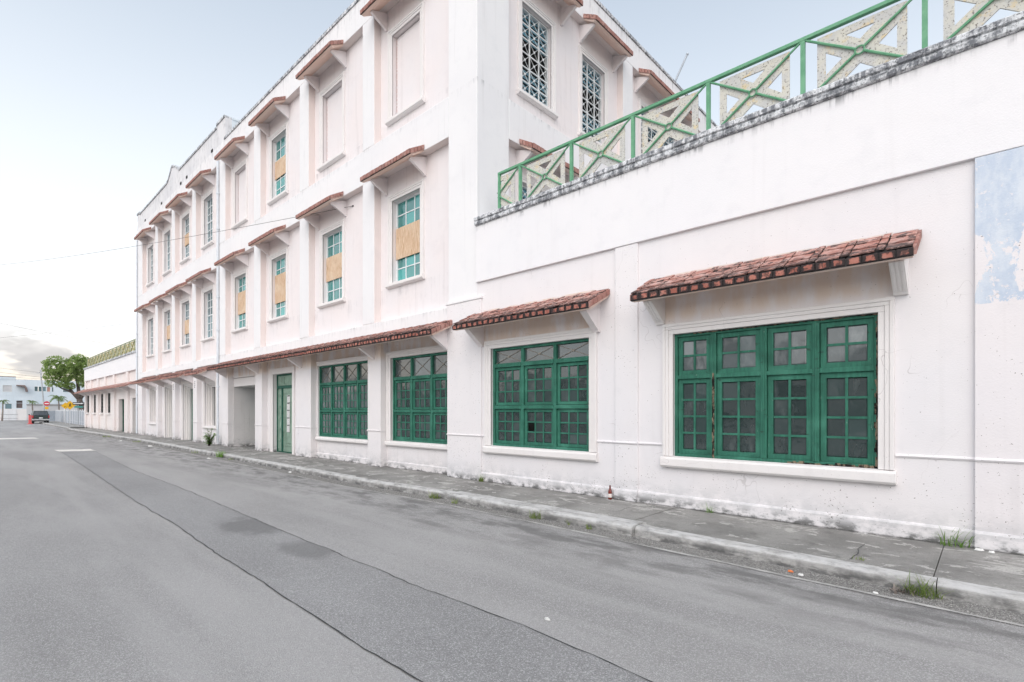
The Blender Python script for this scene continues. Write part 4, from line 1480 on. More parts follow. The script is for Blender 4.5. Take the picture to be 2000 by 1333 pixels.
for (r, w) in ((-24.85, 1.75), (-27.85, 2.55), (-31.25, 2.45), (-34.65, 2.6)):
    awning(FRONT, main, r - w, r, 3.57, 3.27, 0.60, 0.09, [(r - w + 0.2, 0.10), (r - 0.25, 0.10)], 0.10, -0.2, 2.90, pitch=0.135, single=False, top='bulk', tmat='clay_tile_clean', br_n=0.40)

# drainpipes
for x in (-23.95, -38.75):
    m = MB()
    m.bar((x, -0.055, 0.2), (x, -0.055, 12.6), 0.05, 10)
    for z in (0.5, 2.6, 5.0, 6.4, 9.3, 10.8):
        m.bar((x, -0.055, z), (x, -0.055, z + 0.06), 0.068, 10)
        m.box(x - 0.10, x + 0.10, -0.002, 0.03, z + 0.012, z + 0.048)
    build('drainpipe', m, 'grey_pipe', main)
# stacked house-number marks on the ground-floor piers
for x, zc in ((-27.28, 2.84), (-30.83, 2.84), (-34.18, 2.92)):
    m = MB()
    for j in range(4):
        z = zc + 0.13 - j * 0.085
        m.box(x - 0.03, x + 0.03, -0.002, 0.012, z - 0.028, z - 0.012)
        m.box(x - 0.03 if j % 2 else x + 0.01, x - 0.01 if j % 2 else x + 0.03, -0.002, 0.013, z - 0.012, z + 0.028)
    build('house_number', m, 'dark_metal', main)

# ================================================================== FAR WING
far = thing('far_wing', (-49, 0, 0.13), 'low pale pink far wing with four narrow windows under one long tiled awning', 'building')
FH = [(-58.6, -57.6, 1.45, 2.95, 0.12), (-55.3, -54.3, 1.45, 2.95, 0.12), (-52.05, -51.05, 1.45, 2.95, 0.12), (-49.2, -48.15, 1.45, 2.95, 0.12), (-45.2, -43.4, 0.12, 2.42, 0.3), (-40.9, -39.4, 0.12, 2.45, 0.3)]
skin('wall', MB().wall(-59.1, -38.92, 0.08, 4.4, -0.12, FH), 'far_render', far)
m = MB()
m.box(-59.1, -38.92, -0.3, 0.02, 4.22, 5.28)
build('fascia', m, 'fascia_render', far)
m = MB()
m.box(-59.15, -38.92, -0.35, 0.08, 5.28, 5.40)
build('coping', m, 'mouldy_coping', far)
m = MB()
m.box(-59.08, -59.0, -9, -0.13, 0.08, 5.28)
m.box(-59.0, -38.95, -9, -0.35, 5.0, 5.2)
build('side_wall', m, 'far_render', far)
for x in (-59.1, -56.3, -52.9, -49.95, -46.6, -42.2):
    m = MB()
    m.box(x, x + 0.55, -0.13, 0.0, 0.08, 4.22)
    build('pilaster', m, 'far_render', far)
m = MB()
m.prism([(-0.13, 1.0), (-0.10, 1.01), (-0.10, 1.05), (-0.13, 1.06)], -59.0, -45.3)
build('dado_strip', m, 'far_render', far)
for i, (a0, a1, z0, z1, dp) in enumerate(FH):
    isd = z0 < 0.5
    o = 0.0 if isd else 0.19
    m = MB()
    m.ring(a0, a1, z0, z1, 0.05, -0.42 + o, -0.34 + o)
    k = 5 if not isd else 4
    for j in range(1, k):
        zz = z0 + (z1 - z0) * j / k
        m.box(a0 + 0.05, a1 - 0.05, -0.41 + o, -0.35 + o, zz - 0.015, zz + 0.015)
    if isd:
        c = (a0 + a1) / 2
        m.box(c - 0.05, c + 0.05, -0.415 + o, -0.33 + o, z0 + 0.05, z1 - 0.05)
    wn_ = build('door' if isd else 'window', m, 'dark_green_wood' if isd else 'dark_metal', far)
    m = MB()
    m.box(a0 + 0.05, a1 - 0.05, -0.40 + o, -0.39 + o, z0 + 0.05, z1 - 0.05)
    build('pane', m, 'dark_glass', wn_)
    if not isd:
        m = MB()
        m.box(a0 - 0.1, a1 + 0.1, -0.13, 0.0, z0 - 0.12, z0)
        build('sill', m, 'trim_render', wn_)
awning(FRONT, far, -60.2, -38.98, 3.50, 3.22, 0.6, 0.09, [(x, 0.1) for x in (-58.9, -55.9, -52.5, -49.6, -46.2, -41.8, -39.1)], 0.1, -0.12, 2.85, single=False, top='none', tmat='clay_tile_clean', smat='far_render')


# ================================================================== ROOF RAILINGS
simple('olive_paint', (0.30, 0.33, 0.20), 0.6)


def railing(base, x_end, posts, zb, zt, label, y=0.13, detail=True, platem='lichen_plate'):
    r = thing('roof_railing', base, label, 'railing')
    n = -y
    pm = 'green_paint' if detail else 'olive_paint'
    T = FRONT
    m = MB()
    m.box(posts[0] - 0.03, posts[-1] + 0.03, n - 0.03, n + 0.03, zt - 0.05, zt)
    build('top_rail', m, pm, r, bevel=0.006 if detail else 0)
    for p in posts:
        m = MB()
        m.box(p - 0.026, p + 0.026, n - 0.026, n + 0.026, zb, zt - 0.05)
        build('post', m, pm, r)
    for p, q in zip(posts, posts[1:]):
        full = q - p > 1.0
        # the short first bay is the right half of a full panel
        pl = p if full else q - (posts[2] - posts[1])
        ca, cz = (pl + q) / 2, (zb + zt - 0.05) / 2 + 0.0
        hw, hh = (q - pl) / 2, (zt - 0.05 - zb) / 2
        lo = p if full else ca
        m = MB()
        seg = []
        for sx_ in (-1, 1):
            if not full and sx_ < 0:
                continue
            for sz in (-1, 1):
                m.bar(T.pt(ca + sx_ * 0.045 * (hw / math.hypot(hw, hh)), n + 0.012, cz + sz * 0.045 * hh / math.hypot(hw, hh)), T.pt(ca + sx_ * (hw - 0.03), n + 0.012, cz + sz * (hh - 0.005)), 0.015, 6)
        # ring at the crossing
        k = 18
        for i in range(k):
            if not full and math.cos(2 * math.pi * (i + 0.5) / k) < 0:
                continue
            t0, t1 = 2 * math.pi * i / k, 2 * math.pi * (i + 1) / k
            m.bar(T.pt(ca + 0.05 * math.cos(t0), n + 0.012, cz + 0.05 * math.sin(t0)), T.pt(ca + 0.05 * math.cos(t1), n + 0.012, cz + 0.05 * math.sin(t1)), 0.011, 5)
        build('cross_bars', m, pm, r)
        # perforated plate: a square with four triangular holes, leaving a broad X
        s, sh = hw * 0.74, hh * 0.90
        e = 0.095
        m = MB()
        pn = n - 0.016
        ph = math.atan2(sh, s)
        tw = 0.115
        ra, rz = tw / math.sin(ph), (sh / s) * (s - e) - tw / math.cos(ph)
        ta, tz = (s / sh) * (sh - e) - tw / math.sin(ph), tw / math.cos(ph)
        def tri_sector(dirn):
            if dirn == 'R':
                return [(0.0, 0.0), (s, -sh), (s, sh)], [(ra, 0.0), (s - e, -rz), (s - e, rz)]
            if dirn == 'L':
                return [(0.0, 0.0), (-s, sh), (-s, -sh)], [(-ra, 0.0), (-(s - e), rz), (-(s - e), -rz)]
            if dirn == 'T':
                return [(0.0, 0.0), (s, sh), (-s, sh)], [(0.0, tz), (ta, sh - e), (-ta, sh - e)]
            return [(0.0, 0.0), (-s, -sh), (s, -sh)], [(0.0, -tz), (-ta, -(sh - e)), (ta, -(sh - e))]
        secs = 'RLTB' if full else 'RTB'
        for dn in secs:
            O, I = tri_sector(dn)
            if not full and dn in 'TB':      # keep the right half
                O = [(max(0.0, a), z) for a, z in O]
                I = [(max(0.02, a), z) for a, z in I]
            for i in range(3):
                j = (i + 1) % 3
                poly = [O[i], O[j], I[j], I[i]]
                m.plate([(ca + a, cz + z) for a, z in poly], pn - 0.009, pn + 0.009)
        build('plate', m, platem, r)
    return r


posts = [-7.41, -6.83] + [-6.83 + 1.258 * i for i in range(1, 11)]
railing((-3, 0.13, 5.69), 0, posts, 5.66, 6.53, 'green iron railing with lichen-spotted cross plates along the right wing roof')
fp = [-58.6 + 1.41 * i for i in range(15)]
railing((-49, 0.13, 5.4), 0, fp, 5.38, 6.22, 'green and cream lattice railing on the low far wing roof', detail=False, platem='ochre_plate')

# steel pole leaning over the parapet of the side wall
m = MB()
m.bar((-8.1, 9.2, 12.5), (-8.0, 10.45, 14.5), 0.035, 8)
m.bar((-8.0, 10.45, 14.5), (-7.995, 10.48, 14.55), 0.045, 8)
tag(build('roof_pole', m, 'steel', None, (-8.1, 9.2, 12.5)), 'thin grey steel pole leaning above the side parapet', 'pole')

# ================================================================== SMALL THINGS IN THE STREET
# paper notices on the entrance door
dn_y = 0.333
words = ['topmost', 'second', 'third', 'fourth', 'lowest']
for i in range(5):
    m = MB()
    w, h = 0.115, 0.125
    x, z = -17.93 + rng.uniform(-0.015, 0.015), 2.03 - i * 0.262
    tilt = rng.uniform(-0.05, 0.05)
    mb = MB(Fr((0, 0, 0), (1, 0, 0), (0, -1, 0)))
    mb.box(-w, w, 0, 0.002, -h, h)
    o = piece('paper_notice', i, lambda: mb, 'paper', None, (x, dn_y - 0.002 * i, z), (0, tilt, 0))
    tag(o, 'white printed paper notice on the green door, %s of the column' % words[i], 'notice', 'notices taped to the green door')

# bottle at the foot of the wall
b = thing('glass_bottle', (-4.62, -0.09, 0.126), 'red-brown glass bottle standing at the foot of the wall between the windows', 'bottle')
m = MB().lathe((-4.62, -0.09, 0.126), [(0.030, 0.0), (0.033, 0.006), (0.033, 0.12), (0.028, 0.15), (0.014, 0.185), (0.012, 0.215), (0.015, 0.217), (0.015, 0.232), (0.011, 0.234)], 16)
build('body', m, 'bottle_glass', b, smooth=True)
m = MB().lathe((-4.62, -0.09, 0.126), [(0.0335, 0.035), (0.0340, 0.036), (0.0340, 0.095), (0.0335, 0.096)], 16)
build('paper_label', m, 'bottle_label', b, smooth=True)


def blade(mb, base, ang, ln, w, lean, curl, seg=4):
    d = Vector((math.cos(ang), math.sin(ang), 0))
    s = Vector((-d.y, d.x, 0))
    p = Vector(base)
    k = len(mb.v)
    el = R(88) - lean
    for i in range(seg + 1):
        q = w * (1 - i / seg) ** 0.7 + 0.0008
        mb.v += [p - s * q / 2, p + s * q / 2]
        p = p + (d * math.cos(el) + Vector((0, 0, 1)) * math.sin(el)) * ln / seg
        el -= curl / seg
    for i in range(seg):
        mb.f.append((k + 2 * i, k + 2 * i + 1, k + 2 * i + 3, k + 2 * i + 2))


def tuft(x, y, z, h, rad, cnt, label, mat='grass_leaf', w=0.008):
    m = MB()
    for _ in range(cnt):
        a, q = rng.uniform(0, 2 * math.pi), rad * math.sqrt(rng.random())
        blade(m, (x + q * math.cos(a), y + q * math.sin(a) * 0.6, z), rng.uniform(0, 2 * math.pi), h * rng.uniform(0.45, 1.1), w * rng.uniform(0.6, 1.3), rng.uniform(0.0, 0.7), rng.uniform(0.3, 1.6))
    o = skin('grass_tuft', m, mat, None, (x, y, z))
    return tag(o, label, 'grass', 'weeds along the kerb and wall')


tuft(-7.42, -1.56, 0.0, 0.16, 0.13, 70, 'grass tuft in the broken kerb gap before the nine-light window')
tuft(-6.75, -1.66, 0.0, 0.11, 0.07, 26, 'small grass sprig just right of the broken kerb gap')
tuft(-4.92, -1.66, 0.0, 0.16, 0.11, 60, 'bright grass tuft at the kerb opposite the bottle')
tuft(-3.95, -1.68, 0.0, 0.10, 0.05, 26, 'tiny grass sprig at the kerb just before the cracked joint')
tuft(-4.3, -1.67, 0.0, 0.19, 0.02, 7, 'single upright grass stem at the kerb near the cracked joint')
tuft(-0.42, -1.79, 0.0, 0.20, 0.13, 90, 'grass tuft with dry brown leaves at the near kerb joint')
tuft(-0.55, -1.84, 0.0, 0.09, 0.10, 30, 'dry brown leaf clump left of the near kerb tuft', mat='palm_bark', w=0.02)
tuft(-0.28, -0.06, 0.125, 0.30, 0.14, 34, 'long-bladed grass at the foot of the blue pilaster', mat='weed_leaf', w=0.010)
tuft(-2.98, -0.05, 0.125, 0.20, 0.06, 22, 'small grass tuft at the wall under the large green window', mat='weed_leaf')
tuft(-7.76, -0.06, 0.125, 0.17, 0.07, 60, 'dark weed tuft in the corner beside the corner pier')
tuft(-19.3, -1.40, 0.02, 0.30, 0.22, 90, 'bushy weed at the kerb in front of the alcove', mat='weed_leaf', w=0.014)
tuft(-18.2, -1.44, 0.0, 0.10, 0.16, 40, 'low weed at the kerb right of the bushy weed')
tuft(-22.0, -1.38, 0.0, 0.14, 0.30, 70, 'straggling weeds at the kerb left of the alcove')
tuft(-32.0, -1.32, 0.0, 0.14, 0.35, 60, 'weed patch at the far kerb before the short awnings')
tuft(-39.4, -1.42, 0.0, 0.18, 0.40, 70, 'weed patch at the kerb where the far wing begins')
tuft(-0.95, -1.40, 0.126, 0.06, 0.05, 14, 'moss sprig in the pavement crack nearest the camera')

# leafy shrub growing against the wall beside the drainpipe
sh = thing('wall_shrub', (-24.1, -0.35, 0.124), 'bright green leafy shrub growing from the pavement beside the drainpipe', 'shrub')
m = MB()
lf = MB()
for i in range(12):
    a = rng.uniform(0, 2 * math.pi)
    top = Vector((-24.1 + 0.26 * math.cos(a), -0.35 + 0.20 * math.sin(a), 0.124 + rng.uniform(0.35, 0.78)))
    root = Vector((-24.1 + rng.uniform(-0.04, 0.04), -0.35 + rng.uniform(-0.04, 0.04), 0.12))
    m.tube([root, root.lerp(top, 0.5) + Vector((0.0, 0, 0.08)), top], [0.016, 0.012, 0.005], 6)
    for j in range(13):
        t = 0.2 + 0.8 * j / 12
        c = root.lerp(top, t)
        for s in (-1, 1):
            aa = a + s * R(75) + rng.uniform(-0.5, 0.5)
            blade(lf, c, aa, rng.uniform(0.12, 0.2), rng.uniform(0.05, 0.08), rng.uniform(1.0, 1.7), rng.uniform(0.2, 0.9), 4)
build('stem', m, 'bark', sh)
skin('leaf', lf, 'weed_leaf', sh, kind='stuff')


# scraps of litter
def scrap(x, y, z, s, label, mat='litter_white'):
    m = MB()
    k = 7
    pts = [(x + s * rng.uniform(0.6, 1) * math.cos(2 * math.pi * i / k), y + s * 0.7 * rng.uniform(0.6, 1) * math.sin(2 * math.pi * i / k)) for i in range(k)]
    hs = [rng.uniform(0.005, 0.3 * s + 0.01) for _ in range(k)]
    vs = [(px, py, z) for px, py in pts] + [(x + (px - x) * 0.75, y + (py - y) * 0.75, z + h) for (px, py), h in zip(pts, hs)] + [(x, y, z + max(hs) * 0.9)]
    fs = [(i, (i + 1) % k, k + (i + 1) % k, k + i) for i in range(k)] + [(k + i, k + (i + 1) % k, 2 * k) for i in range(k)] + [tuple(range(k))]
    m.add(vs, fs)
    tag(build('litter', m, mat, None, (x, y, z)), label, 'litter', 'scraps along the gutter')


scrap(-13.2, -1.68, 0.01, 0.07, 'white scrap at the kerb in front of the four-light window')
scrap(-1.43, -1.86, 0.008, 0.035, 'orange scrap in the gutter below the large green window', 'litter_orange')
scrap(-1.33, -1.92, 0.008, 0.03, 'small white scrap beside the orange one')
scrap(-0.72, -2.03, 0.012, 0.03, 'white scrap at the gutter edge left of the near tuft')
scrap(-0.08, -0.12, 0.126, 0.05, 'white crumbs of plaster below the blue pilaster')
scrap(0.02, -0.16, 0.126, 0.035, 'crumbled plaster lump right under the pilaster edge')
scrap(-3.22, -1.72, 0.008, 0.06, 'pale broken concrete chunk at the cracked kerb joint', 'kerb_concrete')
scrap(-2.47, -4.40, 0.004, 0.03, 'white scrap on the open road near the trench seam')
scrap(-19.0, -1.85, 0.01, 0.10, 'white scrap on the road by the bushy weed')
scrap(-27.5, -1.70, 0.01, 0.13, 'flattened white litter on the far roadside')
scrap(-33.5, -1.75, 0.01, 0.12, 'white litter near the far kerb weeds')
m = MB()
gr = random.Random(3)
for i in range(420):
    x = gr.uniform(-9, 1.5) if i % 3 else gr.uniform(-2.2, 1.5)
    y = kerb_y(x) - gr.uniform(0.0, 0.30)
    s = gr.uniform(0.002, 0.008)
    a = gr.uniform(0, 3)
    m.add([(x + s * math.cos(a), y + s * math.sin(a), 0.006), (x + s * math.cos(a + 2.1), y + s * math.sin(a + 2.1), 0.006), (x + s * math.cos(a + 4.2), y + s * math.sin(a + 4.2), 0.006), (x, y, 0.006 + s)], [(0, 1, 3), (1, 2, 3), (2, 0, 3)])
tag(skin('gutter_gravel', m, 'gravel'), 'pale gravel crumbs scattered in the near gutter', 'gravel', kind='stuff')


# ================================================================== WIRES
def wire(p, q, sag, r, label):
    p, q = Vector(p), Vector(q)
    pts = []
    for i in range(17):
        t = i / 16
        v = p.lerp(q, t)
        v.z -= sag * 4 * t * (1 - t)
        pts.append(v)
    m = MB().tube(pts, r, 5)
    tag(build('power_line', m, 'cable', None, p), label, 'cable', 'overhead wires')


wire((-13.35, 0.19, 7.48), (-62.0, -8.2, 13.2), 0.35, 0.007, 'thin black cable running from the facade off to the left sky')
m = MB()
m.box(-13.38, -13.33, -0.2, -0.18, 7.46, 7.50)
build('cable_hook', m, 'dark_metal', main)
wire((-128, -10.5, 18.6), (-104, 11.9, 12.0), 0.3, 0.016, 'wire sloping down rightward above the cloud bank')
wire((-124, -7, 13.2), (-100, 15.5, 16.9), 0.2, 0.016, 'wire rising rightward across the low sky')
wire((-127, -9.6, 10.0), (-115.1, 1.45, 7.95), 0.1, 0.018, 'topmost wire running from the left to the utility pole')
wire((-127, -9.6, 9.3), (-109, 7.2, 6.3), 0.15, 0.02, 'middle wire passing just below the pole top')
wire((-127, -9.6, 8.2), (-115.05, 1.50, 6.9), 0.1, 0.016, 'lowest wire skimming the pale blue roofline')

# ================================================================== BACKGROUND
# pale blue two-storey house closing the street
blue = thing('blue_house', (-125, 2, 0), 'pale blue two-storey house with a flat roof closing the end of the street', 'building')
BL = Fr((-125, 0, 0), (0, 1, 0), (1, 0, 0))
m = MB(BL)
m.wall(-14, 16, -0.02, 7.12, 0.0, [(1.35, 2.95, 5.1, 6.0, 0.15), (3.0, 3.5, 5.05, 5.98, 0.15), (3.65, 3.95, 5.05, 5.98, 0.15), (-0.95, -0.17, 2.1, 3.4, 0.5), (-2.7, -1.5, 4.9, 6.1, 0.1), (-2.4, -1.5, 0.0, 2.9, 0.2), (5.2, 6.6, 5.05, 5.98, 0.15)])
skin('wall', m, 'sky_blue_wall', blue)
m = MB(BL)
m.box(-14, -1.02, -0.3, 0.06, 7.12, 7.55)
build('parapet', m, 'sky_blue_wall', blue)
m = MB(BL)
m.box(-14, -1.0, -0.3, 0.10, 7.55, 7.63)
build('coping', m, 'brown_canopy', blue)
m = MB(BL)
m.box(-14, 16, -8, -0.01, 7.05, 7.14)
build('roof', m, 'roof_felt', blue)
for (a0, a1, z0, z1, mt) in ((1.35, 1.85, 5.1, 6.0, 'grey_glass'), (1.9, 2.4, 5.1, 6.0, 'grey_glass'), (2.45, 2.95, 5.1, 6.0, 'grey_glass'), (3.0, 3.5, 5.05, 5.98, 'pink_board'), (3.65, 3.95, 5.05, 5.98, 'grey_glass'), (-2.7, -1.5, 4.9, 6.1, 'grey_wall'), (-2.4, -1.5, 0.0, 2.9, 'grey_glass'), (5.2, 6.6, 5.05, 5.98, 'grey_glass')):
    m = MB(BL)
    m.ring(a0, a1, z0, z1, 0.05, -0.12, 0.03)
    w_ = build('window', m, 'white_frame', blue)
    m = MB(BL)
    m.box(a0 + 0.05, a1 - 0.05, -0.09, -0.07, z0 + 0.05, z1 - 0.05)
    build('pane', m, mt, w_)
m = MB(BL)
m.box(-0.95, -0.17, -0.5, -0.45, 2.1, 3.4)
build('passage', m, 'brown_canopy', blue)
m = MB(BL)
m.plate([(-0.98, 6.15), (0.1, 6.12), (0.32, 5.75), (0.5, 5.0), (0.2, 5.0), (0.15, 5.6), (-0.05, 5.85), (-0.95, 5.98)], 0.0, 0.9)
build('canopy', m, 'brown_canopy', blue)
for (z) in (2.95, 3.5, 4.3):
    m = MB(BL)
    m.box(-14, 16, -0.02, 0.03, z, z + 0.05)
    build('band', m, 'sky_blue_wall', blue)
# garden wall in front of it
gw = thing('garden_wall', (-121, 2, 0), 'long whitewashed and grey boundary wall in front of the blue house', 'wall')
GW = Fr((-121, 0, 0), (0, 1, 0), (1, 0, 0))
m = MB(GW)
m.box(-12, 0.1, -0.2, 0, -0.02, 1.95)
build('white_section', m, 'trim_render', gw)
m = MB(GW)
m.box(0.1, 14, -0.2, 0, -0.02, 2.55)
build('grey_section', m, 'grey_wall', gw)
m = MB(GW)
m.box(0.1, 14, -0.25, 0.08, 2.55, 2.78)
build('coping', m, 'roof_felt', gw)
# white panelled gate at the left
gt = thing('white_gate', (-120.9, -2.1, 0), 'white panelled street gate at the far left of the boundary wall', 'gate')
m = MB(GW)
for i in range(2):
    a = -3.0 + i * 0.95
    m.ring(a, a + 0.9, 0.02, 1.85, 0.07, 0.01, 0.07)
    m.box(a + 0.07, a + 0.83, 0.01, 0.05, 0.09, 1.78)
build('gate_panel', m, 'fence_white', gt)
m = MB(GW)
m.box(-3.05, -1.0, 0.07, 0.09, 0.95, 1.02)
m.box(-3.05, -1.0, 0.07, 0.09, 0.30, 0.36)
build('gate_bar', m, 'steel', gt)


def fr_tree(name, base, label, limbs, crown, leafn, leafs, seed, leafmat='tree_leaf'):
    r_ = random.Random(seed)
    t = thing(name, base, label, 'tree')
    m = MB()
    for pts, rad in limbs:
        pts = [Vector(p) for p in pts]
        m.tube(pts, rad, 8)
    build('trunk', m, 'bark', t, smooth=True)
    lf = MB()
    for (c, rad) in crown:
        c = Vector(c)
        cnt = int(leafn * (rad[0] * rad[1] * rad[2]))
        for _ in range(cnt):
            while True:
                v = Vector((r_.uniform(-1, 1), r_.uniform(-1, 1), r_.uniform(-1, 1)))
                if v.length < 1 and (v.length > 0.45 or r_.random() < 0.35):
                    break
            nn = mnoise.noise(Vector((v.x * 3.0 + c.x, v.y * 3.0 + c.y * 3, v.z * 3.4)))
            if nn < 0.10:
                continue
            p = c + Vector((v.x * rad[0], v.y * rad[1], v.z * rad[2]))
            u = Vector((r_.gauss(0, 1), r_.gauss(0, 1), r_.gauss(0, 0.6))).normalized()
            w = u.orthogonal().normalized()
            w.rotate(Matrix.Rotation(r_.uniform(0, 6.28), 3, u))
            s = leafs * r_.uniform(0.6, 1.3)
            q = u.cross(w)
            lf.add([p - w * s, p + q * s * 0.45, p + w * s, p - q * s * 0.45], [(0, 1, 2, 3)])
    skin('crown', lf, leafmat, t)
    return t


tx, ty = -93.7, 4.0
fr_tree('street_tree', (tx, ty, 0.12), 'large spreading green tree with dark forked limbs behind the far wing',
        [([(tx, ty, 0.1), (tx - 0.05, ty - 0.05, 2.2), (tx, ty - 0.2, 3.3)], [0.42, 0.36, 0.33]),
         ([(tx, ty - 0.2, 3.2), (tx - 0.3, ty - 1.0, 4.3), (tx - 0.4, ty - 1.7, 5.6), (tx - 0.5, ty - 2.6, 6.9)], [0.26, 0.20, 0.14, 0.06]),
         ([(tx, ty - 0.2, 3.2), (tx, ty - 0.3, 4.7), (tx, ty - 0.5, 6.4), (tx, ty - 0.6, 8.2)], [0.26, 0.2, 0.14, 0.05]),
         ([(tx, ty - 0.2, 3.1), (tx + 0.2, ty + 0.6, 4.6), (tx + 0.3, ty + 1.4, 6.4)], [0.22, 0.16, 0.06]),
         ([(tx - 0.2, ty - 0.8, 4.1), (tx - 0.4, ty - 2.0, 4.7), (tx - 0.5, ty - 3.2, 5.6)], [0.13, 0.09, 0.04])],
        [((tx, ty - 2.9, 7.3), (1.3, 1.25, 1.3)), ((tx, ty - 3.2, 6.2), (1.1, 0.9, 0.8)), ((tx, ty - 1.6, 7.0), (1.5, 1.3, 1.5)), ((tx, ty - 0.6, 8.1), (1.5, 1.2, 1.2)), ((tx, ty + 0.5, 7.7), (1.5, 1.3, 1.5)),
         ((tx, ty + 1.4, 6.0), (1.5, 1.2, 1.3)), ((tx, ty - 2.1, 5.4), (1.0, 0.8, 0.6)), ((tx, ty - 2.6, 8.7), (0.8, 1.1, 0.5)), ((tx, ty - 0.2, 9.2), (0.9, 0.8, 0.45)), ((tx + 0.3, ty + 0.2, 5.6), (1.2, 0.8, 0.7)), ((tx, ty + 0.9, 4.4), (0.9, 0.7, 0.8)), ((tx, ty - 1.3, 5.1), (1.0, 0.8, 0.5)), ((tx, ty - 3.3, 5.3), (0.8, 0.6, 0.4)), ((tx, ty + 0.1, 6.4), (1.2, 1.0, 0.8)), ((tx, ty - 3.6, 8.2), (0.7, 0.6, 0.35))],
        1900, 0.14, 5)


def palm(base, h, fr, label, seed, fronds=13):
    r_ = random.Random(seed)
    t = thing('palm_tree', base, label, 'tree', 'small palms before the blue house')
    b = Vector(base)
    lean = r_.uniform(-0.1, 0.1)
    top = b + Vector((0, lean, h))
    m = MB().tube([b, b.lerp(top, 0.5) + Vector((0, 0.03, 0)), top], [0.13, 0.09, 0.08], 8)
    build('trunk', m, 'palm_bark', t)
    for i in range(fronds):
        a = 2 * math.pi * i / fronds + r_.uniform(-0.2, 0.2)
        f = MB()
        d_ = Vector((math.cos(a), math.sin(a), 0))
        s = Vector((-d_.y, d_.x, 0))
        p = top.copy()
        el = r_.uniform(0.2, 1.3)
        ln = fr * r_.uniform(0.8, 1.1)
        for j in range(9):
            q = p + (d_ * math.cos(el) + Vector((0, 0, 1)) * math.sin(el)) * ln / 9
            el -= 0.24
            w = fr * 0.26 * math.sin(math.pi * (j + 1.2) / 11)
            for sd in (-1, 1):
                f.add([p, q, q + s * sd * w + Vector((0, 0, -w * 0.55)) + d_ * w * 0.4], [(0, 1, 2)])
            p = q
        skin('frond', f, 'palm_leaf', t)
    return t


palm((-112.8, -3.2, 0.0), 3.1, 1.0, 'young palm with a thick brown trunk at the far left edge', 2, 9)
palm((-112.1, 0.25, 0.0), 3.0, 0.95, 'small palm directly behind the parked truck', 3, 11)
palm((-103.0, 2.55, 0.0), 3.45, 1.45, 'palm with arching fronds between the truck and the tree', 4, 13)

# utility pole, slightly leaning
pl = thing('utility_pole', (-114.72, 1.95, 0), 'leaning grey utility pole in front of the blue house', 'pole')
m = MB().bar((-114.72, 1.95, -0.02), (-115.22, 1.41, 8.4), 0.13, 10, 0.09)
build('shaft', m, 'steel', pl)
m = MB().bar((-115.5, 0.95, 7.9), (-114.8, 1.95, 7.9), 0.05, 6)
build('crossarm', m, 'steel', pl)

# metal fence on the pavement beyond the far wing
fe = thing('metal_fence', (-78, 1.2, 0.12), 'grey and white vertical bar fence along the pavement beyond the far wing', 'fence')
x = -63.0
i = 0
while x > -99:
    y = 1.0 + (-x - 63) * 0.022
    big = i % 4 == 0
    def mk(big=big):
        q = MB()
        w = 0.10 if big else 0.075
        q.box(-w, w, -0.035, 0.035, 0, 1.62 if big else 1.5)
        return q
    piece('post' if big else 'slat', big, mk, 'fence_white' if big else 'fence_grey', fe, (x, y, 0.12))
    x -= 0.42
    i += 1
for z in (0.45, 1.55):
    m = MB().bar((-63, 1.0, z), (-99, 1.8, z), 0.03, 6)
    build('rail', m, 'fence_white', fe)
m = MB()
m.box(-87.4, -87.0, -1.65, -1.5, 0.1, 1.9)
build('gate_post', m, 'fence_white', fe)
m = MB(Fr((-98.9, 0, 0), (0, 1, 0), (1, 0, 0)))
m.box(-0.2, 1.75, -0.03, 0.03, 0.12, 1.6)
build('end_panel', m, 'fence_grey', fe)


# traffic signs
def disc(T, ca, cz, r, n0, n1, k=24, rot=0.0):
    return MB(T).plate([(ca + r * math.cos(rot + 2 * math.pi * i / k), cz + r * math.sin(rot + 2 * math.pi * i / k)) for i in range(k)], n0, n1)


def sign_post(t, x, y, z1):
    build('post', MB().bar((x, y, 0.1), (x, y, z1), 0.03, 8), 'steel', t)


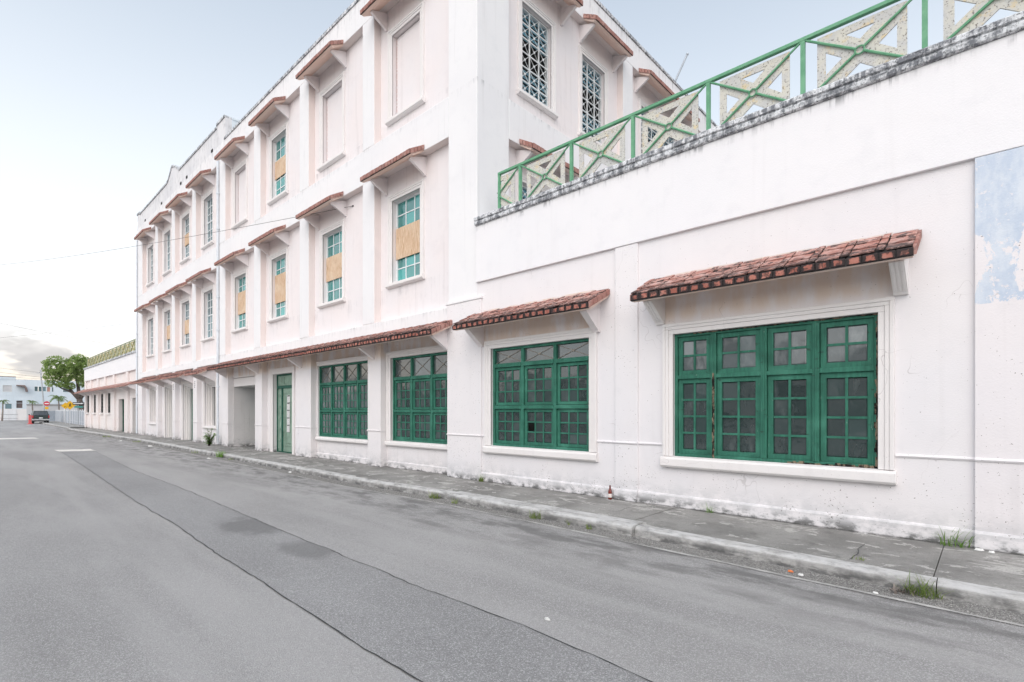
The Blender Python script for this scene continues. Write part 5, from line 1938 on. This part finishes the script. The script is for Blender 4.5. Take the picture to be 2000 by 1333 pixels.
s = thing('no_entry_sign', (-88.9, -0.02, 0.1), 'round red no-entry sign above a small yellow plate behind the truck', 'sign')
T_ = Fr((-88.85, 0, 0), (0, 1, 0), (1, 0, 0))
sign_post(s, -88.9, -0.02, 2.85)
build('disc', disc(T_, -0.02, 2.55, 0.30, 0.0, 0.015), 'sign_red', s)
build('bar', MB(T_).box(-0.22, 0.18, 0.016, 0.02, 2.49, 2.61), 'sign_white', s)
build('plate', MB(T_).box(-0.19, 0.15, 0.0, 0.015, 1.82, 2.12), 'sign_yellow', s)
for (x, y, z, r, lab) in ((-79.2, 0.80, 2.20, 0.40, 'smaller yellow diamond warning sign, left of the pair'), (-71.0, 0.30, 2.20, 0.47, 'larger yellow diamond pedestrian sign, right of the pair')):
    s = thing('warning_sign', (x, y, 0.1), lab, 'sign', 'yellow diamond signs by the fence')
    T_ = Fr((x + 0.04, y, 0), (0, 1, 0), (1, 0, 0))
    sign_post(s, x, y, z + 0.2)
    build('diamond', disc(T_, 0, z, r, 0, 0.012, 4), 'sign_yellow', s)
    m = MB(T_)
    m.add(disc(T_, 0.02 * 1, z + r * 0.36, r * 0.10, 0.013, 0.018, 10).v, disc(T_, 0.02, z + r * 0.36, r * 0.10, 0.013, 0.018, 10).f)
    m.plate([(-0.06 * r / 0.4, z + 0.10), (0.07 * r / 0.4, z + 0.10), (0.05 * r / 0.4, z - 0.02), (-0.05 * r / 0.4, z - 0.02)], 0.013, 0.018)
    m.plate([(-0.03, z - 0.02), (0.02, z - 0.02), (-0.07, z - 0.20), (-0.12, z - 0.19)], 0.013, 0.018)
    m.plate([(0.0, z - 0.02), (0.05, z - 0.02), (0.13, z - 0.19), (0.08, z - 0.20)], 0.013, 0.018)
    m.plate([(0.05, z + 0.09), (0.07, z + 0.05), (0.17, z + 0.0), (0.17, z + 0.03)], 0.013, 0.018)
    build('walking_figure', m, 'sign_black', s)
s = thing('one_way_sign', (-65.1, 0.28, 0.1), 'black one-way plate above a green street-name plate at the wing corner', 'sign')
T_ = Fr((-65.06, 0.28, 0), (0, 1, 0), (1, 0, 0))
sign_post(s, -65.1, 0.28, 2.5)
build('one_way_plate', MB(T_).box(-0.42, 0.46, 0, 0.012, 2.20, 2.44), 'sign_black', s)
m = MB(T_)
m.plate([(-0.38, 2.28), (0.20, 2.28), (0.20, 2.24), (0.42, 2.32), (0.20, 2.40), (0.20, 2.36), (-0.38, 2.36)], 0.013, 0.017)
build('arrow', m, 'sign_white', s)
build('street_plate', MB(T_).box(-0.30, 0.34, 0, 0.012, 1.90, 2.08), 'sign_green', s)

# parked dark green sport utility truck seen from behind
tr = thing('parked_truck', (-88.0, -0.76, 0), 'dark green utility truck parked with its tail towards the camera', 'vehicle')
TR = Fr((-86.5, -0.76, 0), (0, 1, 0), (1, 0, 0))      # n = 0 at the tailgate, towards the camera positive
hw = 0.80
m = MB(TR)
for pts, w in (([(0.0, 0.45), (0.02, 0.62), (0.0, 1.02), (-4.3, 1.0), (-4.45, 0.8), (-4.4, 0.42)], hw),):
    m.prism(pts, -w, w)
body = build('body', m, 'car_green', tr, bevel=0.06)
m = MB(TR)
P_ = TR.pt
lo = [(-hw + 0.02, -0.02, 1.0), (hw - 0.02, -0.02, 1.0), (hw - 0.02, -2.7, 1.0), (-hw + 0.02, -2.7, 1.0)]
hi = [(-hw + 0.16, -0.30, 1.60), (hw - 0.16, -0.30, 1.60), (hw - 0.16, -2.1, 1.60), (-hw + 0.16, -2.1, 1.60)]
m.add([P_(*q) for q in lo + hi], [(0, 1, 5, 4), (1, 2, 6, 5), (2, 3, 7, 6), (3, 0, 4, 7), (4, 5, 6, 7)])
build('cabin', m, 'car_green', tr, bevel=0.05)
m = MB(TR)
m.add([P_(*q) for q in [(-hw + 0.13, 0.0, 1.07), (hw - 0.13, 0.0, 1.07), (hw - 0.23, -0.23, 1.53), (-hw + 0.23, -0.23, 1.53)]], [(0, 1, 2, 3)])
skin('rear_window', m, 'car_glass', tr)
m = MB(TR)
m.box(-hw + 0.14, hw - 0.14, -2.1, -0.28, 1.60, 1.635)
build('roof_rack', m, 'car_silver', tr)
m = MB(TR)
m.box(-hw - 0.02, hw + 0.02, -0.02, 0.12, 0.42, 0.58)
build('bumper', m, 'car_silver', tr, bevel=0.02)
m = MB(TR)
m.box(-hw + 0.05, hw - 0.05, -0.3, 0.06, 0.28, 0.42)
build('valance', m, 'tyre', tr)
build('number_plate', MB(TR).box(-0.18, 0.18, 0.0, 0.03, 0.66, 0.78), 'sign_white', tr)
for s_ in (-1, 1):
    build('tail_lamp', MB(TR).box(s_ * (hw - 0.05) - 0.06, s_ * (hw - 0.05) + 0.06, -0.05, 0.035, 0.72, 1.02), 'lamp_red', tr)
    m = MB(TR)
    m.box(s_ * (hw + 0.10) - 0.07, s_ * (hw + 0.10) + 0.07, -2.55, -2.4, 1.02, 1.18)
    m.box(s_ * hw - 0.06, s_ * hw + 0.06, -2.5, -2.46, 1.02, 1.08)
    build('mirror', m, 'tyre', tr)
    for nx in (-0.75, -3.6):
        wl = MB()
        c = TR.pt(s_ * (hw - 0.12), nx, 0.34)
        wl.bar(c - TR.a * 0.11, c + TR.a * 0.11, 0.34, 20)
        wh = build('wheel', wl, 'tyre', tr)
        rm = MB()
        rm.bar(c - TR.a * 0.12, c + TR.a * 0.12, 0.19, 14)
        build('rim', rm, 'car_silver', wh)

# red barrier post beside the truck
rb = thing('red_barrier', (-84.9, -1.85, 0), 'red plastic barrier post on the road left of the parked truck', 'barrier')
build('post', MB().box(-85.05, -84.75, 1.72, 1.98, 0.0, 1.08), 'red_plastic', rb, bevel=0.03)
build('foot', MB().box(-85.15, -84.65, 1.62, 2.08, 0.0, 0.08), 'red_plastic', rb)

# ================================================================== ACROSS THE STREET (behind the camera, mirrored in the panes)
op = thing('opposite_building', (-8, -14.5, 0), 'shadowy building across the street, seen only mirrored in the window panes', 'building')
OP = Fr((0, -14.5, 0), (-1, 0, 0), (0, 1, 0))
hs = []
for i in range(17):
    a = -10 + i * 3.0
    hs += [(a, a + 1.7, 0.9, 2.7, 0.2)]
skin('wall', MB(OP).wall(-14, 46, -0.02, 3.55, 0.0, hs), 'opposite_wall', op)
for h in hs:
    m = MB(OP)
    m.ring(h[0], h[1], h[2], h[3], 0.06, -0.2, -0.1)
    for j in range(1, 6):
        c = h[0] + (h[1] - h[0]) * j / 6
        m.box(c - 0.02, c + 0.02, -0.14, -0.1, h[2] + 0.06, h[3] - 0.06)
    w_ = build('window', m, 'fence_white', op)
    build('pane', MB(OP).box(h[0] + 0.06, h[1] - 0.06, -0.2, -0.18, h[2] + 0.06, h[3] - 0.06), 'dark_glass', w_)
build('roof', MB(OP).box(-14, 46, -8, 0.35, 3.55, 3.8), 'roof_felt', op)
op_pave = MB(OP).box(-14, 46, 0.0, 1.6, -0.02, 0.13)
structure(build('opposite_pavement', op_pave, 'pavement_concrete'))
